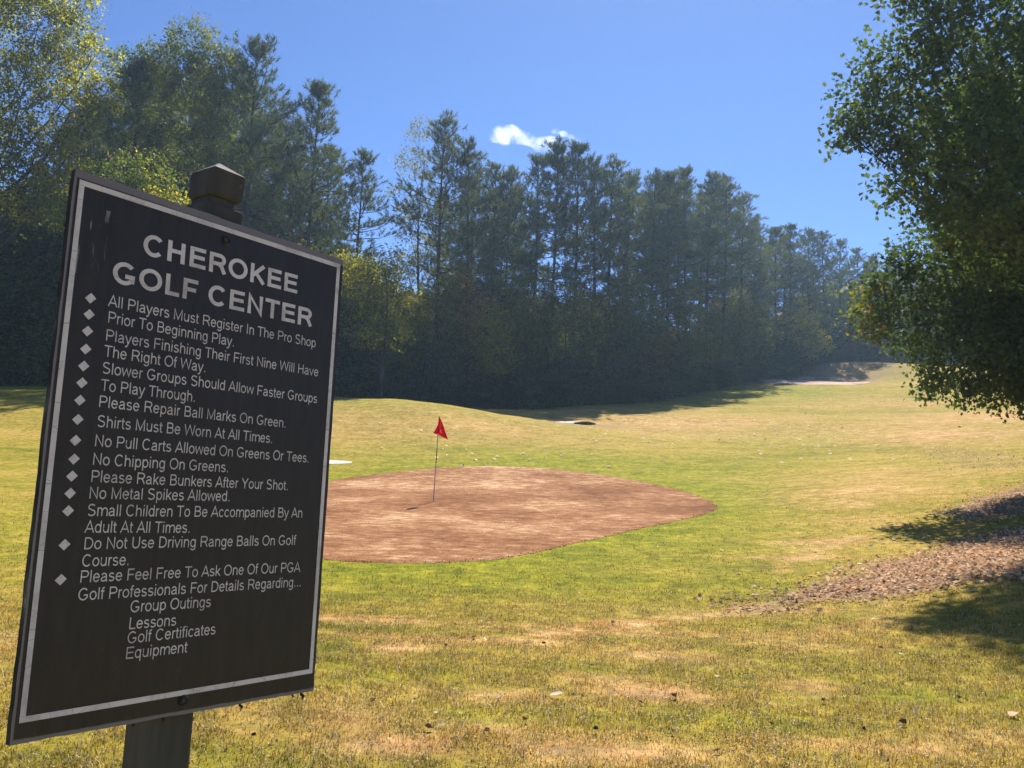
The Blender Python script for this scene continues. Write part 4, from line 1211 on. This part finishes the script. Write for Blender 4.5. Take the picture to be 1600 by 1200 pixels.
ROWS=[
("CHEROKEE",0.1326,0.8022,0.4866,0.8103),
("GOLF CENTER",0.0818,0.7398,0.5324,0.7480),
("All Players Must Register In The Pro Shop",0.0811,0.6979,0.5469,0.7074),
("Prior To Beginning Play.",0.0826,0.6696,0.3424,0.6733),
("Players Finishing Their First Nine Will Have",0.0821,0.6386,0.5600,0.6472),
("The Right Of Way.",0.0827,0.6114,0.2842,0.6144),
("Slower Groups Should Allow Faster Groups",0.0820,0.5826,0.5621,0.5904),
("To Play Through.",0.0833,0.5534,0.2673,0.5569),
("Please Repair Ball Marks On Green.",0.0824,0.5257,0.4840,0.5308),
("Shirts Must Be Worn At All Times.",0.0831,0.4926,0.4530,0.4967),
("No Pull Carts Allowed On Greens Or Tees.",0.0825,0.4602,0.5517,0.4648),
("No Chipping On Greens.",0.0824,0.4294,0.3536,0.4328),
("Please Rake Bunkers After Your Shot.",0.0825,0.4010,0.5018,0.4056),
("No Metal Spikes Allowed.",0.0825,0.3737,0.3626,0.3788),
("Small Children To Be Accompanied By An",0.0826,0.3454,0.5446,0.3516),
("Adult At All Times.",0.0821,0.3183,0.2816,0.3191),
("Do Not Use Driving Range Balls On Golf",0.0827,0.2913,0.5317,0.2963),
("Course.",0.0828,0.2636,0.1672,0.2642),
("Please Feel Free To Ask One Of Our PGA",0.0821,0.2380,0.5487,0.2420),
("Golf Professionals For Details Regarding...",0.0823,0.2096,0.5546,0.2127),
("Group Outings",0.1771,0.1849,0.3393,0.1847),
("Lessons",0.1775,0.1568,0.2695,0.1565),
("Golf Certificates",0.1774,0.1333,0.3549,0.1344),
("Equipment",0.1767,0.1080,0.2968,0.1074),
]
BUL=[(0.0491,0.7040),(0.0495,0.6765),(0.0499,0.6484),(0.0502,0.6181),(0.0500,0.5897),(0.0500,0.5617),(0.0499,0.5327),(0.0499,0.5011),(0.0498,0.4668),(0.0507,0.4365),(0.0504,0.4087),(0.0506,0.3811),(0.0504,0.3529),(0.0505,0.2991),(0.0506,0.2441) ]

for i, (txt, a, b, c, d) in enumerate(ROWS):
    if i < 2: text_line('heading', txt, a, b, c, d, .0385, 68, root, m_letter, True)
    else: text_line('rule_text', txt, a, b, c, d, .0196, 40, root, m_letter)
for (u, v) in BUL:
    mb = MB(); r1, r2 = .0096, .0090
    pts = [(u - r1, v - .001), (u, v - r2), (u + r1, v + .001), (u, v + r2)]
    mb.add(np.array([S(*q, .0004) for q in pts] + [S(*q, .0011) for q in pts]), None, [(4, 5, 6, 7), (0, 1, 5, 4), (1, 2, 6, 5), (2, 3, 7, 6), (3, 0, 4, 7)])
    mb.build('bullet', m_letter, root)

# post, neck and pyramid cap (the post stands behind the panel, cap top a touch off line)
def prism(mb, secs):
    """square sections (u centre, v, half width u, w front, w back) joined up the post"""
    V = []
    for (uc, v, hw, wf, wbk) in secs:
        V += [S(uc - hw, v, wf), S(uc + hw, v, wf), S(uc + hw, v, wbk), S(uc - hw, v, wbk)]
    Q = [(3, 2, 1, 0)]
    for k in range(len(secs) - 1):
        for j in range(4):
            Q.append((4 * k + j, 4 * k + (j + 1) % 4, 4 * k + 4 + (j + 1) % 4, 4 * k + 4 + j))
    m = 4 * (len(secs) - 1); Q.append((m, m + 1, m + 2, m + 3))
    mb.add(np.array(V), None, Q)
mb = MB(); prism(mb, [(.285, VB - .3, .0425, -.0135, -.092), (.292, 0, .0425, -.0135, -.092), (.305, .945, .0425, -.0135, -.092)])
po = mb.build('post', m_post, root)
b = po.modifiers.new('bevel', 'BEVEL'); b.width = .003; b.segments = 2; b.limit_method = 'ANGLE'
mb = MB(); prism(mb, [(.304, .9455, .027, -.026, -.086), (.306, .962, .027, -.026, -.086)])
nk = mb.build('post_neck', m_post, root)
mb = MB(); prism(mb, [(.310, .9625, .031, -.024, -.088), (.311, .968, .0365, -.018, -.094), (.3135, 1.018, .0365, -.018, -.094)])
cp = mb.build('post_cap', m_post, root)
b = cp.modifiers.new('bevel', 'BEVEL'); b.width = .002; b.segments = 2; b.limit_method = 'ANGLE'
mb = MB()
mb.add(np.array([S(.277, 1.0185, -.018), S(.350, 1.0185, -.018), S(.350, 1.0185, -.094), S(.277, 1.0185, -.094), S(.3125, 1.044, -.056)]), [(0, 1, 4), (1, 2, 4), (2, 3, 4), (3, 0, 4)], [(3, 2, 1, 0)])
mb.build('cap_top', m_postt, cp)
def bolt(u, v):
    mb = MB()
    mb.tube(np.array([S(u, v, -.001), S(u, v, .0028), S(u, v, .0036)]), [.0055, .0055, .003], 10)
    o = mb.build('bolt', m_bolt, root)
    mb = MB(); th = np.linspace(0, 2 * math.pi, 19)
    mb.tube(np.array([S(u + .0095 * math.cos(q), v + .0085 * math.sin(q), .0006) for q in th]), .0015, 5, False)
    mb.build('washer', m_edge, o)
bolt(.2985, .0245); bolt(.302, .874)
# loose scraps and mud cocoons hanging under the lower edge
for (u, s) in ((.428, .006), (.580, .007), (.556, .004), (.205, .004), (.262, .004)):
    mb = MB()
    mb.tube(np.array([S(u, .002, -.006), S(u + s * .3, -s * .7, -.006), S(u + s, -s * 1.3, -.004), S(u + s * .6, -s * 1.9, -.005)]), [s * .20, s * .42, s * .5, s * .15], 7)
    mb.build('hanging_scrap', m_mud, root, True)

# ------------------------------------------------------------------ fallen leaves
def leaf_mesh(name, mats, seed, size=.05, curl=.5):
    rng = np.random.default_rng(seed)
    out = np.array([(0, -.5), (.30, -.32), (.42, 0), (.28, .30), (0, .58), (-.30, .28), (-.40, -.02), (-.26, -.34)]) * (1 + rng.uniform(-.18, .18, (8, 1)))
    V = [(x * size, y * size, (abs(x) * curl + curl * .5 * y * y) * size + .004) for x, y in out] + [(0, 0, .003)]
    return mesh_np(name, np.array(V), [(8, i, (i + 1) % 8) for i in range(8)], None, mats, True)
m_lpale = leaf_mat('pale_dry_leaf', [(.78, .66, .50), (.66, .52, .38)], .3, (1, 1, 1), .5, .4, .3)
m_lbrown = leaf_mat('brown_dry_leaf', [(.10, .055, .032), (.16, .09, .05)], .12, (1, 1, 1), .55, .3, .3)
m_litter = leaf_mat('leaf_litter', [(.50, .26, .115), (.66, .40, .21), (.82, .56, .33), (.32, .155, .07), (.90, .69, .45), (.58, .33, .155)], .30, (1, 1, 1), .8, .1, 0)
LP = [leaf_mesh('fallen_leaf', [m_lpale], i, .055, .35 + .2 * i) for i in range(3)]
LBm = [leaf_mesh('fallen_leaf', [m_lbrown], 10 + i, .055, .6 + .2 * i) for i in range(3)]
rl = np.random.default_rng(21)
def drop_leaf(px, py, me, size, label, group):
    p = ground_at(px, py)
    d = poly_dist(np.array([p[0]]), np.array([p[1]]), GREEN)[0]
    o = link('fallen_leaf', me)
    o.location = (p[0], p[1], gz(p[0], p[1]) + (.018 if d < 0 or p[1] < 12 else .006))
    s = size / .055
    o.scale = (s, s, s); o.rotation_euler = (rl.uniform(-.8, .5), rl.uniform(-.6, .6), rl.uniform(0, 6.28))
    return tag(o, label, 'leaf', group)
p = (869, 1094)
drop_leaf(*p, LP[0], .085, 'largest pale round leaf lying alone on the near grass', None)
drop_leaf(1583, 1116, LP[1], .075, 'pale curled leaf at the frame edge on the near grass', None)
near = [(763, 1107), (782, 1095), (651, 1092), (1120, 1063), (1410, 1060), (1120, 1000), (1365, 974), (1382, 984), (1408, 1020), (752, 975), (690, 1140), (884, 951), (1018, 887), (905, 930), (655, 1000), (756, 1005), (936, 1003), (680, 1122), (1430, 1108), (1405, 1135)]
for px, py in near:
    drop_leaf(px, py, LP[int(rl.integers(0, 3))], rl.uniform(.03, .05), 'small pale dry leaf lying on the near grass', 'pale leaves on the near grass')
brown = [(1206, 1132), (850, 1013), (697, 1013), (583, 1105), (817, 1187), (669, 1148), (1052, 1096), (1376, 1013), (1470, 1123), (1287, 1096), (1410, 1130), (760, 1155), (820, 1135), (1000, 1105), (896, 1095), (1175, 985), (615, 1010), (740, 1002), (957, 980), (372, 1105), (395, 1160), (1350, 1140), (1500, 1090), (1050, 1150), (930, 1150), (1120, 1180)]
for px, py in brown:
    drop_leaf(px, py, LBm[int(rl.integers(0, 3))], rl.uniform(.035, .06), 'small dark brown leaf lying on the near grass', 'dark leaves on the near grass')
# pale leaves over the fairway, thickest on the upper slope
cnt = 0
while cnt < 210:
    q = rl.random()
    if q < .5: px, py = rl.normal(1230, 110), rl.normal(668, 28)
    elif q < .75: px, py = rl.normal(1010, 130), rl.normal(675, 24)
    elif q < .88: px, py = rl.uniform(560, 960), rl.normal(705, 22)
    else: px, py = rl.uniform(1000, 1580), rl.uniform(640, 900)
    if not (540 < px < 1590 and 622 < py < 960): continue
    if py < 650 and px < 1000: continue
    p = ground_at(px, py)
    if poly_dist(np.array([p[0]]), np.array([p[1]]), GREEN)[0] < .2: continue
    far = py < 735
    drop_leaf(px, py, LP[int(rl.integers(0, 3))], rl.uniform(.11, .20) if far else rl.uniform(.06, .10), 'pale dry leaf, one of many dotted over the upper fairway' if far else 'pale dry leaf on the lower fairway beside the bare green', 'pale leaves over the upper fairway' if far else 'pale leaves on the lower fairway')
    cnt += 1
for _ in range(14):
    px, py = rl.uniform(540, 1080), rl.uniform(745, 865)
    drop_leaf(px, py, LP[int(rl.integers(0, 3))], rl.uniform(.025, .045), 'pale dry leaf lying on the bare brown green', 'pale leaves on the bare green')

def litter(name, polys, label, seed):
    rng = np.random.default_rng(seed)
    Xs = []
    for P, dens, feather in polys:
        lo, hi = P.min(0) - feather, P.max(0) + feather
        n = int(dens * np.prod(hi - lo))
        q = rng.uniform(lo, hi, (n, 2))
        d = poly_dist(q[:, 0], q[:, 1], P) + (fbm(q[:, 0] * 1.6, q[:, 1] * 1.6, 8) - .5) * .9
        k = rng.random(n) < np.clip(.55 - d / feather, 0, 1) * np.clip(.25 + 1.2 * fbm(q[:, 0] * 2.2, q[:, 1] * 2.2, 77), .1, 1)
        Xs.append(q[k])
    q = np.vstack(Xs); n = len(q)
    z = gsurf(q[:, 0], q[:, 1]) + rng.uniform(.006, .05, n)
    Nn = unit(rng.normal(0, .38, (n, 3)) + np.array([0, 0, .9])); A = unit(np.cross(Nn, rng.normal(0, 1, (n, 3)))); B = np.cross(Nn, A)
    s = rng.uniform(.022, .085, n)
    k6 = np.array([(0, -.5), (.3, -.15), (.26, .25), (0, .5), (-.28, .2), (-.3, -.2)])
    V = np.c_[q, z][:, None] + A[:, None] * (k6[None, :, 1:2] * s[:, None, None]) + B[:, None] * (k6[None, :, 0:1] * s[:, None, None])
    V += Nn[:, None] * ((k6[:, 0] ** 2 * 1.6)[None, :, None] * s[:, None, None] * rng.uniform(-1, 1, n)[:, None, None])
    i = np.arange(n)[:, None] * 6
    Q = np.vstack([i + np.array([[0, 1, 2, 5]]), i + np.array([[2, 3, 4, 5]])])
    o = link(name, mesh_np(name, V.reshape(-1, 3), None, Q, [m_litter], False))
    print(name, n)
    return tag(o, label, 'leaves', None, 'stuff')
litter('leaf_litter', [(LIT1, 560, 1.1), (LIT2, 240, 1.6), (LIT3, 45, 2.6)], 'drift of dry brown leaves across the slope under the big tree', 5)

# ------------------------------------------------------------------ cloud
m_cloud, N, L = new_mat('cloud_vapour')
pos = N.new('ShaderNodeNewGeometry').outputs['Position']
n1 = noise(N, L, pos, .030, 5, .62)
cr2 = ramp(N, [(.42, (0, 0, 0)), (.72, (1, 1, 1))]); L.new(n1, cr2.inputs[0])
vs = N.new('ShaderNodeVolumePrincipled'); vs.inputs['Color'].default_value = (1, 1, 1, 1); vs.inputs['Anisotropy'].default_value = .7
L.new(mathn(N, L, 'MULTIPLY', cr2.outputs[0], .013), vs.inputs['Density'])
L.new(vs.outputs[0], N.new('ShaderNodeOutputMaterial').inputs['Volume'])
def cloud(puffs, label, grow, seed):
    import bmesh
    D = 2200.0
    c0_ = at(np.mean([p[0] for p in puffs]), np.mean([p[1] for p in puffs]), D)
    bm = bmesh.new()
    rg_ = np.random.default_rng(seed)
    for px, py, r in puffs:
        p = at(px, py, D + rg_.uniform(-12, 12)) - c0_; R = r / FPX * D * grow
        bmesh.ops.create_icosphere(bm, subdivisions=3, radius=R, matrix=Matrix.Translation(Vector(p)) @ Matrix.Diagonal((1.25, 1.2, .85, 1)))
    me = bpy.data.meshes.new('cloud'); bm.to_mesh(me); bm.free()
    me.materials.append(m_cloud)
    o = link('cloud', me); o.location = Vector(c0_)
    r = o.modifiers.new('remesh', 'REMESH'); r.mode = 'VOXEL'; r.voxel_size = 4.0
    return tag(o, label, 'cloud')
cloud([(783, 207, 10), (795, 210, 12), (776, 214, 8), (808, 213, 10), (820, 216, 9), (830, 221, 7), (840, 223, 8), (850, 225, 10), (861, 222, 8), (843, 231, 6), (790, 218, 8), (800, 203, 7)], 'small white cloud alone in the blue sky above the pines', 1.45, 8)
cloud([(868, 205, 7), (880, 209, 7), (893, 214, 6), (904, 219, 5)], 'faint wisp of vapour trailing from the small white cloud', .9, 9)

# ------------------------------------------------------------------ air
m_haze, N, L = new_mat('air')
vp = N.new('ShaderNodeVolumePrincipled')
vp.inputs['Color'].default_value = (.46, .68, 1.0, 1)
vp.inputs['Density'].default_value = HAZE
vp.inputs['Anisotropy'].default_value = .5
L.new(vp.outputs[0], N.new('ShaderNodeOutputMaterial').inputs['Volume'])
if HAZE > 0:
    mb = MB(); mb.box((-300, -90, -9), (300, 330, 62))
    tag(mb.build('haze', m_haze), kind='stuff')
